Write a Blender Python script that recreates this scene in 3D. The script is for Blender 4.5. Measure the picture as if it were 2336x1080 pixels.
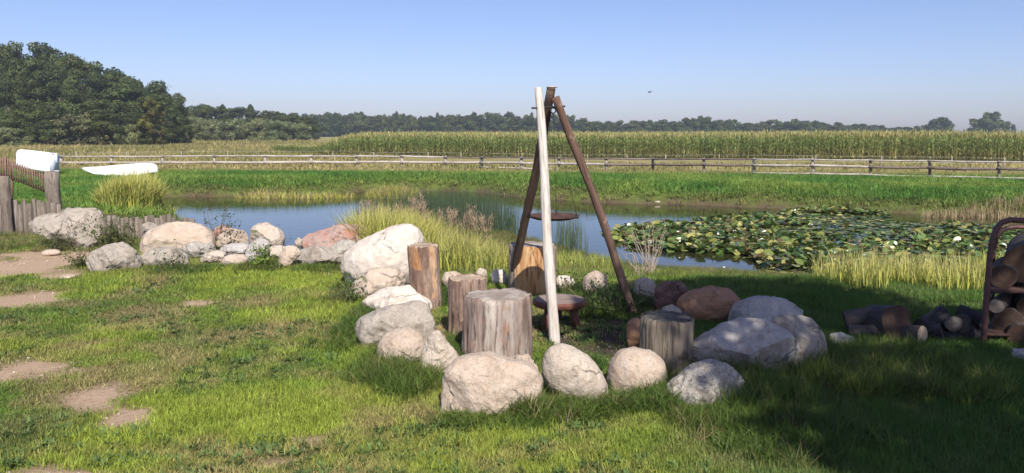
import bpy, bmesh, math, random
import numpy as np
from mathutils import Vector, Matrix

for o in list(bpy.data.objects): bpy.data.objects.remove(o)
C = bpy.context.scene.collection
SC = bpy.context.scene

# ------------------------------------------------------------------ camera, light, exposure
EYE = 1.6
F = 1833.0                      # focal length in pixels of the 2336 px wide photograph
TH = math.atan((540-302)/F)     # downward pitch
cam = bpy.data.cameras.new('camera'); camo = bpy.data.objects.new('camera', cam); C.objects.link(camo)
camo.location = (0, 0, EYE); camo.rotation_euler = (math.pi/2-TH, 0, 0)
cam.sensor_width = 36; cam.lens = 36*F/2336; cam.clip_start = 0.05; cam.clip_end = 6000
SC.camera = camo

SUN_EL, SUN_AZ = math.radians(43), math.radians(13)       # azimuth: to the right of straight behind the camera
SUN = Vector((math.sin(SUN_AZ)*math.cos(SUN_EL), -math.cos(SUN_AZ)*math.cos(SUN_EL), math.sin(SUN_EL)))
w = bpy.data.worlds.new('World'); SC.world = w; w.use_nodes = True
nt = w.node_tree; nt.nodes.clear()
sk = nt.nodes.new('ShaderNodeTexSky'); sk.sky_type = 'NISHITA'; sk.sun_disc = False
sk.sun_elevation = SUN_EL; sk.sun_rotation = math.pi-SUN_AZ; sk.air_density = 0.8; sk.dust_density = 0.8; sk.ozone_density = 5.0; sk.altitude = 0
bg = nt.nodes.new('ShaderNodeBackground'); bg.inputs[1].default_value = 0.118
wo = nt.nodes.new('ShaderNodeOutputWorld')
wb = nt.nodes.new('ShaderNodeMix'); wb.data_type = 'RGBA'; wb.blend_type = 'MULTIPLY'; wb.inputs[0].default_value = 1
wb.inputs[7].default_value = (1.0, 0.865, 0.93, 1)          # even white balance of the whole sky
nt.links.new(sk.outputs[0], wb.inputs[6]); nt.links.new(wb.outputs[2], bg.inputs[0]); nt.links.new(bg.outputs[0], wo.inputs[0])
sl = bpy.data.lights.new('sun', 'SUN'); sl.energy = 5.0; sl.angle = math.radians(0.5); sl.color = (1, 0.95, 0.87)
so = bpy.data.objects.new('sun', sl); C.objects.link(so); so.rotation_euler = SUN.to_track_quat('Z', 'Y').to_euler(); so.location = (5, -20, 30)
SC.view_settings.view_transform = 'Standard'; SC.view_settings.look = 'None'
SC.view_settings.gamma = 1; SC.view_settings.use_curve_mapping = False
SC.view_settings.exposure = 0.4

RNG = np.random.default_rng(7)
random.seed(7)

# ------------------------------------------------------------------ projection helpers
CT_, ST_ = math.cos(TH), math.sin(TH)
def ray(px, py):
    u = (px-1168)/F; v = (540-py)/F
    return np.array([u, CT_+v*ST_, -ST_+v*CT_])
def at(px, py, Y):
    d = ray(px, py); t = Y/d[1]
    return np.array([d[0]*t, Y, EYE+d[2]*t])
def onz(px, py, z):
    d = ray(px, py); t = (z-EYE)/d[2]
    return np.array([d[0]*t, d[1]*t, z])

# ------------------------------------------------------------------ noise
def _h(i, j, k):
    n = (i*374761393 + j*668265263 + k*1274126177) & 0x7fffffff
    n = ((n ^ (n >> 13))*1274126177) & 0x7fffffff
    return ((n ^ (n >> 16)) & 0xffff)/65535.0
def vnoise(P):
    P = np.asarray(P, float); I = np.floor(P).astype(np.int64); f = P-I; f = f*f*(3-2*f)
    r = 0
    for a in (0, 1):
        for b in (0, 1):
            for c in (0, 1):
                wt = (f[:, 0] if a else 1-f[:, 0])*(f[:, 1] if b else 1-f[:, 1])*(f[:, 2] if c else 1-f[:, 2])
                r = r+wt*_h(I[:, 0]+a, I[:, 1]+b, I[:, 2]+c)
    return r*2-1
def fbm(P, oct=4, g=0.5):
    P = np.asarray(P, float); r = 0; a = 1; s = 0
    for o in range(oct):
        r = r+a*vnoise(P*(2**o)+17.3*o); s += a; a *= g
    return r/s
def n2(x, y, f, seed=0, oct=3):
    x = np.atleast_1d(np.asarray(x, float)); y = np.atleast_1d(np.asarray(y, float))
    return fbm(np.stack([x*f, y*f, np.full_like(x, seed*3.71)], 1), oct)
def sstep(a, b, x):
    t = np.clip((x-a)/(b-a), 0, 1); return t*t*(3-2*t)

# ------------------------------------------------------------------ terrain
WZ = -1.35
shore_px = [(375,450),(500,449),(600,449),(720,446),(830,438),(900,436),(1000,437),(1100,440),(1200,452),(1290,458),(1350,462),(1450,466),(1600,469),(1720,474),(1850,479),(1980,484),(2100,489),(2336,497),(2600,510),(3000,530),
            (3100,600),(2700,645),(2300,648),(2000,646),(1850,641),(1750,630),(1650,622),(1500,613),(1400,595),(1320,576),(1250,560),(1180,545),(1050,535),(900,540),(800,555),(750,575),(700,598),(600,600),(520,570),(440,530),(385,490),(362,466)]
SH = np.array([onz(a, b, WZ)[:2] for a, b in shore_px])
def sdist(x, y):
    """signed distance to the shoreline, positive on land"""
    x = np.asarray(x, float); y = np.asarray(y, float)
    best = np.full(x.shape, 1e9); ins = np.zeros(x.shape, bool)
    n = len(SH)
    for i in range(n):
        ax, ay = SH[i]; bx, by = SH[(i+1) % n]
        dx, dy = bx-ax, by-ay
        t = np.clip(((x-ax)*dx+(y-ay)*dy)/(dx*dx+dy*dy), 0, 1)
        best = np.minimum(best, np.hypot(x-ax-t*dx, y-ay-t*dy))
        c = ((ay > y) != (by > y)) & (x < (bx-ax)*(y-ay)/(by-ay+1e-12)+ax)
        ins ^= c
    s = np.where(ins, -best, best)
    return s+0.14*n2(x, y, 1.3, 5, 3)*sstep(6, 0, np.abs(s))
def height(x, y):
    x = np.atleast_1d(np.asarray(x, float)); y = np.atleast_1d(np.asarray(y, float))
    s = sdist(x, y); sp = np.maximum(s, 0)
    d0 = 8.3+2.4*sstep(-1.0, -3.5, x)+1.6*sstep(-3.5, -7, x)
    a = np.maximum(0, y-d0)
    t = sp/(sp+a+1e-6)
    near = WZ*(1-t)
    jag = 1+0.35*n2(x, y, 0.5, 9, 2)
    far = WZ+0.40*sstep(0, 0.5, sp*jag)+0.27*sstep(0.3, 3.0, sp)
    wn = sstep(27, 17, y)
    z = near*wn+far*(1-wn)
    z = np.where(s < 0, WZ-np.minimum(0.7, -s*0.45), z)
    z = z+np.where(s > 0, 1, 0)*(0.018*n2(x, y, 1.1, 2, 3)+0.012*n2(x, y, 4, 3, 2))*sstep(0, 1, sp)
    z = z+sstep(40, 60, y)*0.08*n2(x, y, 0.12, 4, 2)
    return z
def hgt(x, y): return float(height(x, y)[0])
def hit(px, py):
    """where the ray through a pixel meets the terrain"""
    d = ray(px, py); ts = np.geomspace(2.5, 400, 900)
    x = d[0]*ts; y = d[1]*ts; z = EYE+d[2]*ts
    k = np.argmax(z < height(x, y))
    if k == 0: k = len(ts)-1
    return np.array([x[k], y[k], float(height(x[k], y[k])[0])])

# ------------------------------------------------------------------ mesh + object helpers
def tag(o, label=None, cat=None, group=None, kind=None):
    if label: o['label'] = label
    if cat: o['category'] = cat
    if group: o['group'] = group
    if kind: o['kind'] = kind
    return o
def link(o, parent=None):
    C.objects.link(o)
    if parent is not None: o.parent = parent
    return o
def empty(name, loc, rz=0):
    o = bpy.data.objects.new(name, None); o.location = Vector([float(v) for v in loc]); o.rotation_euler = (0, 0, rz); o.empty_display_size = 0.1
    C.objects.link(o); return o
def npmesh(name, V, faces, mat=None, smooth=False, attrs=None):
    """faces: list of int arrays (m,k)"""
    me = bpy.data.meshes.new(name)
    V = np.asarray(V, np.float32); me.vertices.add(len(V)); me.vertices.foreach_set('co', V.ravel())
    faces = [np.asarray(f, np.int32) for f in faces if len(f)]
    nl = sum(f.size for f in faces); nf = sum(len(f) for f in faces)
    if nf:
        me.loops.add(nl); me.loops.foreach_set('vertex_index', np.concatenate([f.ravel() for f in faces]))
        me.polygons.add(nf)
        tot = np.concatenate([np.full(len(f), f.shape[1]) for f in faces]); stt = np.concatenate([[0], np.cumsum(tot)[:-1]])
        me.polygons.foreach_set('loop_start', stt.astype(np.int32))
    for k, (ty, arr) in (attrs or {}).items():
        at_ = me.attributes.new(k, ty, 'POINT')
        at_.data.foreach_set({'FLOAT': 'value', 'INT': 'value', 'FLOAT_COLOR': 'color', 'FLOAT_VECTOR': 'vector'}[ty], np.asarray(arr).ravel())
    if mat: me.materials.append(mat)
    me.update(calc_edges=True)
    if smooth and nf: me.polygons.foreach_set('use_smooth', np.ones(nf, bool))
    return me
def nobj(name, V, faces, mat, parent=None, smooth=False, attrs=None, loc=None):
    o = bpy.data.objects.new(name, npmesh(name, V, faces, mat, smooth, attrs))
    if loc is not None: o.location = Vector([float(v) for v in loc])
    return link(o, parent)
def bobj(name, bm, mat, parent=None, smooth=True, loc=None):
    me = bpy.data.meshes.new(name); bm.to_mesh(me); bm.free(); me.materials.append(mat)
    if smooth: me.polygons.foreach_set('use_smooth', np.ones(len(me.polygons), bool))
    o = bpy.data.objects.new(name, me)
    if loc is not None: o.location = Vector([float(v) for v in loc])
    return link(o, parent)
def tube(pts, rad, n=10, cap=True, wob=0.0, seed=0, ridges=0):
    """tapered tube through points -> V, [quads, tris]"""
    pts = [Vector([float(c) for c in p]) for p in pts]; m = len(pts)
    rad = [rad]*m if np.isscalar(rad) else list(rad)
    V = []; up = Vector((0, 0, 1)); prev = None
    for i, p in enumerate(pts):
        d = (pts[min(i+1, m-1)]-pts[max(i-1, 0)]).normalized()
        if prev is None:
            a = up if abs(d.z) < 0.9 else Vector((1, 0, 0)); x = d.cross(a).normalized()
        else:
            x = (prev-d*prev.dot(d)).normalized()
        prev = x; y = d.cross(x)
        for j in range(n):
            t = 2*math.pi*j/n; r = rad[i]
            V.append(p+(x*math.cos(t)+y*math.sin(t))*r)
    V = np.array([tuple(v) for v in V])
    if wob:
        cen = np.repeat(np.array([tuple(p) for p in pts]), n, 0); rr = np.repeat(np.array(rad), n)
        k = fbm(np.stack([V[:, 0]/max(rad)*0.9+seed, V[:, 1]/max(rad)*0.9, V[:, 2]/max(rad)*0.25], 1), 3)
        V = cen+(V-cen)*(1+wob*k)[:, None]
    i = np.arange(m-1)[:, None]; j = np.arange(n)[None, :]
    Q = np.stack([i*n+j, i*n+(j+1) % n, (i+1)*n+(j+1) % n, (i+1)*n+j], -1).reshape(-1, 4)
    T = np.zeros((0, 3), int)
    if cap:
        V = np.vstack([V, [tuple(pts[0]), tuple(pts[-1])]]); a, b = m*n, m*n+1
        T = np.array([[a, (q+1) % n, q] for q in range(n)]+[[b, (m-1)*n+q, (m-1)*n+(q+1) % n] for q in range(n)])
    return V, Q, T
class MB:
    def __init__(s): s.V = []; s.Q = []; s.T = []; s.n = 0
    def add(s, V, Q=None, T=None):
        V = np.asarray(V, float); s.V.append(V)
        if Q is not None and len(Q): s.Q.append(np.asarray(Q)+s.n)
        if T is not None and len(T): s.T.append(np.asarray(T)+s.n)
        s.n += len(V); return s
    def tube(s, *a, **k): return s.add(*tube(*a, **k))
    def box(s, c, size, rz=0):
        x, y, z = [v/2 for v in size]
        P = np.array([(a, b, d) for a in (-x, x) for b in (-y, y) for d in (-z, z)])
        cr, sr = math.cos(rz), math.sin(rz)
        P = np.stack([P[:, 0]*cr-P[:, 1]*sr+c[0], P[:, 0]*sr+P[:, 1]*cr+c[1], P[:, 2]+c[2]], 1)
        return s.add(P, [(0, 1, 3, 2), (4, 6, 7, 5), (0, 4, 5, 1), (2, 3, 7, 6), (0, 2, 6, 4), (1, 5, 7, 3)])
    def build(s, name, mat, parent=None, smooth=True, loc=None):
        V = np.vstack(s.V)
        if loc is not None: V = V-np.asarray(loc, float)
        return nobj(name, V, [np.vstack(s.Q) if s.Q else np.zeros((0, 4), int), np.vstack(s.T) if s.T else np.zeros((0, 3), int)], mat, parent, smooth, None, None)

def lerp_px(tab, x):
    return float(np.interp(x, [t[0] for t in tab], [t[1] for t in tab]))

# ------------------------------------------------------------------ materials
class NB:
    def __init__(s, name, rough=0.8, spec=0.3):
        s.m = bpy.data.materials.new(name); s.m.use_nodes = True; s.t = s.m.node_tree; s.t.nodes.clear()
        s.out = s.n('ShaderNodeOutputMaterial'); s.p = s.n('ShaderNodeBsdfPrincipled')
        s.p.inputs['Roughness'].default_value = rough; s.p.inputs['Specular IOR Level'].default_value = spec
        s.l(s.p.outputs[0], s.out.inputs[0]); s.tc = s.n('ShaderNodeTexCoord')
    def n(s, ty, **k):
        q = s.t.nodes.new(ty)
        for a, b in k.items(): setattr(q, a, b)
        return q
    def l(s, a, b): s.t.links.new(a, b)
    def coord(s, scale=(1, 1, 1), kind='Object', rnd=True):
        mp = s.n('ShaderNodeMapping'); mp.inputs['Scale'].default_value = scale
        s.l(s.tc.outputs[kind], mp.inputs[0])
        if rnd:
            oi = s.n('ShaderNodeObjectInfo'); m = s.n('ShaderNodeMath', operation='MULTIPLY'); m.inputs[1].default_value = 37
            s.l(oi.outputs['Random'], m.inputs[0]); s.l(m.outputs[0], mp.inputs['Location'])
        return mp.outputs[0]
    def noise(s, co, scale, detail=4, rough=0.6, dist=0):
        q = s.n('ShaderNodeTexNoise'); q.inputs['Scale'].default_value = scale; q.inputs['Detail'].default_value = detail
        q.inputs['Roughness'].default_value = rough; q.inputs['Distortion'].default_value = dist
        if co is not None: s.l(co, q.inputs['Vector'])
        return q.outputs[0]
    def voro(s, co, scale, feature='F1', out=0):
        q = s.n('ShaderNodeTexVoronoi', feature=feature); q.inputs['Scale'].default_value = scale; s.l(co, q.inputs['Vector']); return q.outputs[out]
    def ramp(s, fac, stops):
        r = s.n('ShaderNodeValToRGB'); e = r.color_ramp.elements
        while len(e) < len(stops): e.new(0.5)
        for i, (p, c) in enumerate(stops):
            e[i].position = p; e[i].color = (c, c, c, 1) if np.isscalar(c) else (*c, 1)
        s.l(fac, r.inputs[0]); return r.outputs[0]
    def mix(s, fac, a, b, blend='MIX'):
        q = s.n('ShaderNodeMix', data_type='RGBA', blend_type=blend)
        for v, i in ((fac, 0), (a, 6), (b, 7)):
            if hasattr(v, 'links'): s.l(v, q.inputs[i])
            elif np.isscalar(v): q.inputs[i].default_value = v
            else: q.inputs[i].default_value = (*v, 1)
        return q.outputs[2]
    def math(s, op, a, b=0.5):
        q = s.n('ShaderNodeMath', operation=op)
        for v, i in ((a, 0), (b, 1)):
            if hasattr(v, 'links'): s.l(v, q.inputs[i])
            else: q.inputs[i].default_value = v
        return q.outputs[0]
    def attr(s, name, ty='GEOMETRY', out='Color'):
        q = s.n('ShaderNodeAttribute', attribute_name=name, attribute_type=ty); return q.outputs[out]
    def color(s, c):
        if hasattr(c, 'links'): s.l(c, s.p.inputs['Base Color'])
        else: s.p.inputs['Base Color'].default_value = (*c, 1)
        return s
    def bump(s, h, strength=0.5, dist=0.01):
        b = s.n('ShaderNodeBump'); b.inputs['Strength'].default_value = strength; b.inputs['Distance'].default_value = dist
        s.l(h, b.inputs['Height']); s.l(b.outputs[0], s.p.inputs['Normal']); return s
    def translucent(s, col, f=0.3):
        t = s.n('ShaderNodeBsdfTranslucent'); mx = s.n('ShaderNodeMixShader'); mx.inputs[0].default_value = f
        if hasattr(col, 'links'): s.l(col, t.inputs[0])
        else: t.inputs[0].default_value = (*col, 1)
        s.l(s.p.outputs[0], mx.inputs[1]); s.l(t.outputs[0], mx.inputs[2]); s.l(mx.outputs[0], s.out.inputs[0]); return s

def rock_mat(name, c1, c2, speck=(0.08, 0.07, 0.065), light=(0.54, 0.48, 0.41), patch=None, speckle=0.5, bump=0.6):
    b = NB(name, 0.85, 0.25); co = b.coord()
    big = b.noise(co, 3.0, 5, 0.6)
    col = b.mix(b.ramp(big, [(0.35, 0), (0.65, 1)]), c1, c2)
    mid = b.noise(co, 14, 6, 0.7)
    col = b.mix(b.ramp(mid, [(0.42, 0.0), (0.7, 0.55)]), col, light)
    fine = b.noise(co, 85, 3, 0.7)
    col = b.mix(b.ramp(fine, [(0.53, 0), (0.68, speckle)]), col, speck)
    fine2 = b.noise(co, 60, 2, 0.6, 0.4)
    col = b.mix(b.ramp(fine2, [(0.56, 0), (0.7, speckle*0.8)]), col, light)
    pat = b.noise(co, 6, 4, 0.7, 0.6)
    col = b.mix(b.ramp(pat, [(0.54, 0), (0.62, 0.6)]), col, patch or tuple(v*0.5 for v in c1))
    crk = b.n('ShaderNodeTexVoronoi', feature='DISTANCE_TO_EDGE'); crk.inputs['Scale'].default_value = 2.6; dn = b.n('ShaderNodeTexNoise'); dn.inputs['Scale'].default_value = 5; dn.inputs['Detail'].default_value = 5; b.l(co, dn.inputs['Vector']); b.l(b.mix(0.22, co, dn.outputs['Color']), crk.inputs['Vector'])
    cm_ = b.ramp(crk.outputs['Distance'], [(0.0, 1), (0.018, 0)]); cm_ = b.math('MULTIPLY', cm_, b.ramp(big, [(0.48, 0), (0.56, 0.75)])); col = b.mix(cm_, col, tuple(v*0.25 for v in c1))
    b.color(col)
    hh = b.math('ADD', b.math('MULTIPLY', mid, 1.0), b.math('MULTIPLY', fine, 0.35))
    vor = b.ramp(b.voro(co, 9), [(0.0, 0), (0.6, 1)])
    b.bump(b.math('ADD', hh, b.math('SUBTRACT', b.math('MULTIPLY', vor, 0.25), b.math('MULTIPLY', cm_, 0.8))), bump, 0.03)
    return b.m
RM = {
 'white': rock_mat('pale_granite', (0.58, 0.49, 0.41), (0.66, 0.58, 0.50), patch=(0.42, 0.34, 0.27), light=(0.68,0.61,0.53), speckle=0.35),
 'pinkish': rock_mat('rose_granite', (0.41, 0.31, 0.23), (0.47, 0.37, 0.29), patch=(0.32, 0.24, 0.18), speckle=0.5),
 'tan': rock_mat('tan_granite', (0.44, 0.36, 0.28), (0.50, 0.42, 0.34), patch=(0.30, 0.24, 0.18), speckle=0.55),
 'grey': rock_mat('grey_gneiss', (0.30, 0.255, 0.205), (0.38, 0.33, 0.275), patch=(0.18, 0.145, 0.11), light=(0.47, 0.43, 0.37), speckle=0.5),
 'bluegrey': rock_mat('blue_grey_stone', (0.36, 0.325, 0.295), (0.44, 0.41, 0.38), patch=(0.26, 0.21, 0.165), light=(0.54, 0.51, 0.48), speckle=0.4),
 'red': rock_mat('red_granite', (0.35, 0.25, 0.215), (0.38, 0.20, 0.155), patch=(0.38, 0.13, 0.08), light=(0.46, 0.39, 0.34), speckle=0.3),
 'brown': rock_mat('rust_brown_stone', (0.36, 0.18, 0.095), (0.40, 0.22, 0.125), patch=(0.16, 0.08, 0.045), light=(0.42, 0.27, 0.18), speckle=0.3),
 'darkred': rock_mat('dark_red_stone', (0.17, 0.09, 0.07), (0.22, 0.13, 0.10), patch=(0.09, 0.05, 0.04), light=(0.3, 0.2, 0.16), speckle=0.3),
 'peach': rock_mat('peach_sandstone', (0.45, 0.345, 0.255), (0.51, 0.41, 0.32), patch=(0.38, 0.28, 0.2), speckle=0.3),
 'mottled': rock_mat('mottled_granite', (0.27, 0.235, 0.19), (0.42, 0.38, 0.33), patch=(0.10, 0.085, 0.06), light=(0.58, 0.54, 0.47), speckle=0.9),
}
def wood_mat(name, c1, c2, dark, axis=2, fine=60, stretch=0.04, bump=0.5, patch=None, rough=0.85, pf=0.62, peel=None):
    b = NB(name, rough, 0.2)
    sc = [1, 1, 1]; sc[axis] = stretch; co = b.coord(tuple(sc))
    g = b.noise(co, fine, 5, 0.7, 0.3); g2 = b.noise(co, fine*0.25, 4, 0.6, 0.4)
    col = b.mix(b.ramp(g2, [(0.35, 0), (0.65, 1)]), c1, c2)
    col = b.mix(b.ramp(g, [(0.5, 0), (0.66, 0.85)]), col, dark)
    co2 = b.coord(); kn = b.noise(co2, 9, 3, 0.6, 0.5)
    col = b.mix(b.ramp(kn, [(pf, 0), (pf+0.1, 0.7)]), col, patch or dark)
    if peel:
        pw_ = b.mix(b.ramp(g2, [(0.38, 0), (0.62, 1)]), peel[0], peel[1]); pw_ = b.mix(b.ramp(g, [(0.5, 0), (0.62, 0.8)]), pw_, peel[2])
        col = b.mix(b.ramp(b.math('ADD', b.attr('peeled', out='Fac'), b.math('MULTIPLY', b.math('SUBTRACT', b.noise(co2, 22, 4, 0.7), 0.5), 0.9)), [(0.42, 0), (0.56, 1)]), col, pw_)
    b.color(col); b.bump(b.math('ADD', g, g2), bump, 0.012); return b.m
WM = {
 'pale_pole': wood_mat('peeled_pale_wood', (0.49, 0.44, 0.385), (0.60, 0.56, 0.51), (0.24, 0.185, 0.145), fine=70, pf=0.68, bump=0.4),
 'brown_pole': wood_mat('weathered_brown_wood', (0.115, 0.068, 0.048), (0.19, 0.12, 0.09), (0.055, 0.035, 0.025), patch=(0.30, 0.22, 0.17)),
 'dark_pole': wood_mat('dark_bark_wood', (0.075, 0.05, 0.038), (0.13, 0.085, 0.06), (0.03, 0.02, 0.016), patch=(0.2, 0.14, 0.1)),
 'bark_grey': wood_mat('weathered_grey_bark', (0.20, 0.125, 0.095), (0.50, 0.44, 0.385), (0.06, 0.032, 0.024), fine=38, stretch=0.12, bump=1.0, patch=(0.36, 0.2, 0.13), pf=0.6),
 'bark_brown': wood_mat('brown_bark', (0.17, 0.105, 0.078), (0.36, 0.26, 0.20), (0.05, 0.03, 0.022), fine=34, stretch=0.2, bump=1.0, patch=(0.4, 0.32, 0.26), pf=0.6),
 'bark_dark': wood_mat('old_dark_wood', (0.17, 0.135, 0.10), (0.30, 0.25, 0.19), (0.045, 0.033, 0.026), fine=36, stretch=0.08, bump=1.0),
 'bark_split': wood_mat('split_stump_bark', (0.30, 0.22, 0.16), (0.44, 0.37, 0.30), (0.085, 0.05, 0.035), fine=38, stretch=0.1, bump=1.0, peel=((0.50, 0.25, 0.095), (0.58, 0.38, 0.20), (0.20, 0.085, 0.035))),
 'bark_peeled': wood_mat('peeling_bark', (0.16, 0.095, 0.07), (0.35, 0.25, 0.19), (0.045, 0.026, 0.02), fine=36, stretch=0.25, bump=1.0, peel=((0.36, 0.17, 0.075), (0.50, 0.34, 0.21), (0.15, 0.075, 0.045))),
 'orange_wood': wood_mat('freshly_split_orange_wood', (0.58, 0.30, 0.12), (0.66, 0.44, 0.24), (0.34, 0.15, 0.06), fine=40, stretch=0.08, bump=0.6, patch=(0.2, 0.11, 0.06)),
 'stool': wood_mat('red_brown_stained_wood', (0.15, 0.055, 0.035), (0.20, 0.085, 0.055), (0.06, 0.03, 0.02), patch=(0.25, 0.18, 0.14), rough=0.6),
 'stool_top': wood_mat('greyed_seat_wood', (0.24, 0.17, 0.14), (0.32, 0.25, 0.21), (0.10, 0.06, 0.05), axis=0),
 'rail': wood_mat('silvered_fence_rail', (0.33, 0.28, 0.245), (0.50, 0.455, 0.41), (0.15, 0.12, 0.10), axis=0, fine=14, stretch=0.1),
 'rail_dark': wood_mat('dark_weathered_rail', (0.13, 0.095, 0.08), (0.22, 0.175, 0.155), (0.06, 0.045, 0.04), axis=0, fine=14, stretch=0.1),
 'post': wood_mat('silvered_fence_post', (0.32, 0.275, 0.24), (0.44, 0.395, 0.355), (0.15, 0.12, 0.10), fine=14, stretch=0.1),
 'stake': wood_mat('grey_stake_wood', (0.15, 0.118, 0.092), (0.28, 0.235, 0.195), (0.05, 0.04, 0.03), fine=30, stretch=0.1, bump=0.8),
 'picket': wood_mat('brown_picket_wood', (0.19, 0.11, 0.08), (0.26, 0.17, 0.13), (0.10, 0.06, 0.045)),
 'log': wood_mat('shade_darkened_bark', (0.06, 0.05, 0.046), (0.11, 0.095, 0.088), (0.035, 0.028, 0.025), fine=26, stretch=0.2, bump=1.0),  # bark tone lowered to carry the shade over the rack and loose wood
 'charred': wood_mat('charred_firewood', (0.035, 0.032, 0.035), (0.075, 0.07, 0.075), (0.015, 0.014, 0.015), fine=26, stretch=0.3, bump=1.2),
}
def end_mat(name, c1, c2, dark, rings=34):
    b = NB(name, 0.85, 0.2); co = b.coord(rnd=False)
    wv = b.n('ShaderNodeTexWave', wave_type='RINGS', rings_direction='Z'); wv.inputs['Scale'].default_value = rings/6.28; wv.inputs['Distortion'].default_value = 2.5; wv.inputs['Detail'].default_value = 3; wv.inputs['Detail Scale'].default_value = 1.5
    b.l(co, wv.inputs['Vector'])
    col = b.mix(b.math('MULTIPLY', wv.outputs['Fac'], 0.35), c1, c2); col = b.mix(b.ramp(b.noise(b.coord(), 3.5, 5, 0.7, 1.0), [(0.4, 0), (0.62, 0.7)]), col, dark)
    n = b.noise(b.coord(), 12, 6, 0.75, 0.5)
    col = b.mix(b.ramp(n, [(0.5, 0), (0.68, 0.85)]), col, dark)
    # radial cracks
    b.color(col); b.bump(b.math('ADD', n, b.math('MULTIPLY', wv.outputs['Fac'], 0.12)), 0.7, 0.01); return b.m
EM = {
 'grey': end_mat('weathered_cut_wood', (0.36, 0.31, 0.26), (0.50, 0.45, 0.38), (0.20, 0.15, 0.12)),
 'dark': end_mat('blackened_cut_wood', (0.11, 0.095, 0.08), (0.24, 0.215, 0.19), (0.03, 0.025, 0.022)),
 'tan': end_mat('tan_cut_wood', (0.46, 0.36, 0.26), (0.56, 0.46, 0.35), (0.28, 0.19, 0.13)),
 'log': end_mat('shade_darkened_log_end', (0.075, 0.045, 0.032), (0.11, 0.068, 0.048), (0.06, 0.04, 0.03)),  # end grain darkened as well, shade put into the colour
}
def simple(name, col, rough=0.6, spec=0.4, metal=0, var=0.25, sc=20, bump=0.2):
    b = NB(name, rough, spec); b.p.inputs['Metallic'].default_value = metal
    n = b.noise(b.coord(), sc, 5, 0.65)
    b.color(b.mix(b.ramp(n, [(0.3, 0), (0.7, 1)]), tuple(c*(1-var) for c in col), tuple(min(1, c*(1+var)) for c in col)))
    b.bump(n, bump, 0.01); return b.m
M_white = simple('white_gelcoat', (0.74, 0.74, 0.73), 0.4, 0.5, var=0.10, sc=3, bump=0.02)
M_whiteside = simple('greyed_white_plastic', (0.58, 0.63, 0.72), 0.5, 0.4, var=0.05, sc=3, bump=0.02)
M_iron = simple('sooty_iron', (0.035, 0.03, 0.03), 0.55, 0.4, var=0.4)
M_rustpan = simple('rusty_pan_steel', (0.075, 0.04, 0.03), 0.75, 0.3, var=0.5, sc=25)
M_tube = simple('rust_red_tube_steel', (0.11, 0.05, 0.042), 0.5, 0.4, var=0.5, sc=35)  # rust red, with the shade over the rack darkened into it
M_shelf = simple('rusted_sheet_steel', (0.09, 0.05, 0.04), 0.8, 0.3, var=0.4)
M_bird = simple('black_feathers', (0.03, 0.03, 0.035), 0.8, 0.2)
M_concrete = simple('pale_concrete', (0.40, 0.39, 0.38), 0.9, 0.2, var=0.2)

def leaf_mat(name, rough=0.55, trans=0.3, inst=True, base=None, spec=0.25):
    b = NB(name, rough, spec)
    sh = b.attr('shade')
    if inst: col = b.mix(1.0, b.attr('tint', 'INSTANCER'), sh, 'MULTIPLY')
    elif base: 
        oi = b.n('ShaderNodeObjectInfo')
        r = b.ramp(oi.outputs['Random'], [(0, (0.75, 0.78, 0.8)), (0.35, (1.0, 1.0, 0.9)), (0.7, (1.15, 1.05, 0.85)), (1, (0.8, 0.92, 0.8))])
        col = b.mix(1.0, b.mix(1.0, base, sh, 'MULTIPLY'), r, 'MULTIPLY')
    else: col = sh
    b.color(col); b.translucent(col, trans); return b.m
M_grass = leaf_mat('grass_blades', 0.6, 0.35)
M_blade = leaf_mat('reed_blades', 0.55, 0.3, inst=False)
M_crownA = leaf_mat('oak_foliage', 0.6, 0.2, inst=False, base=(0.062, 0.082, 0.024))
M_crownB = leaf_mat('dull_olive_foliage', 0.6, 0.2, inst=False, base=(0.12, 0.11, 0.05))
M_crownC = leaf_mat('yellowing_foliage', 0.6, 0.25, inst=False, base=(0.125, 0.12, 0.022))
M_crownD = leaf_mat('grey_green_willow_foliage', 0.6, 0.2, inst=False, base=(0.15, 0.175, 0.085))
M_pad = leaf_mat('lily_leaf_wax', 0.26, 0.12, inst=False, spec=0.5)
M_bark = simple('tree_bark', (0.12, 0.095, 0.075), 0.9, 0.1, var=0.35, sc=4)

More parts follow.
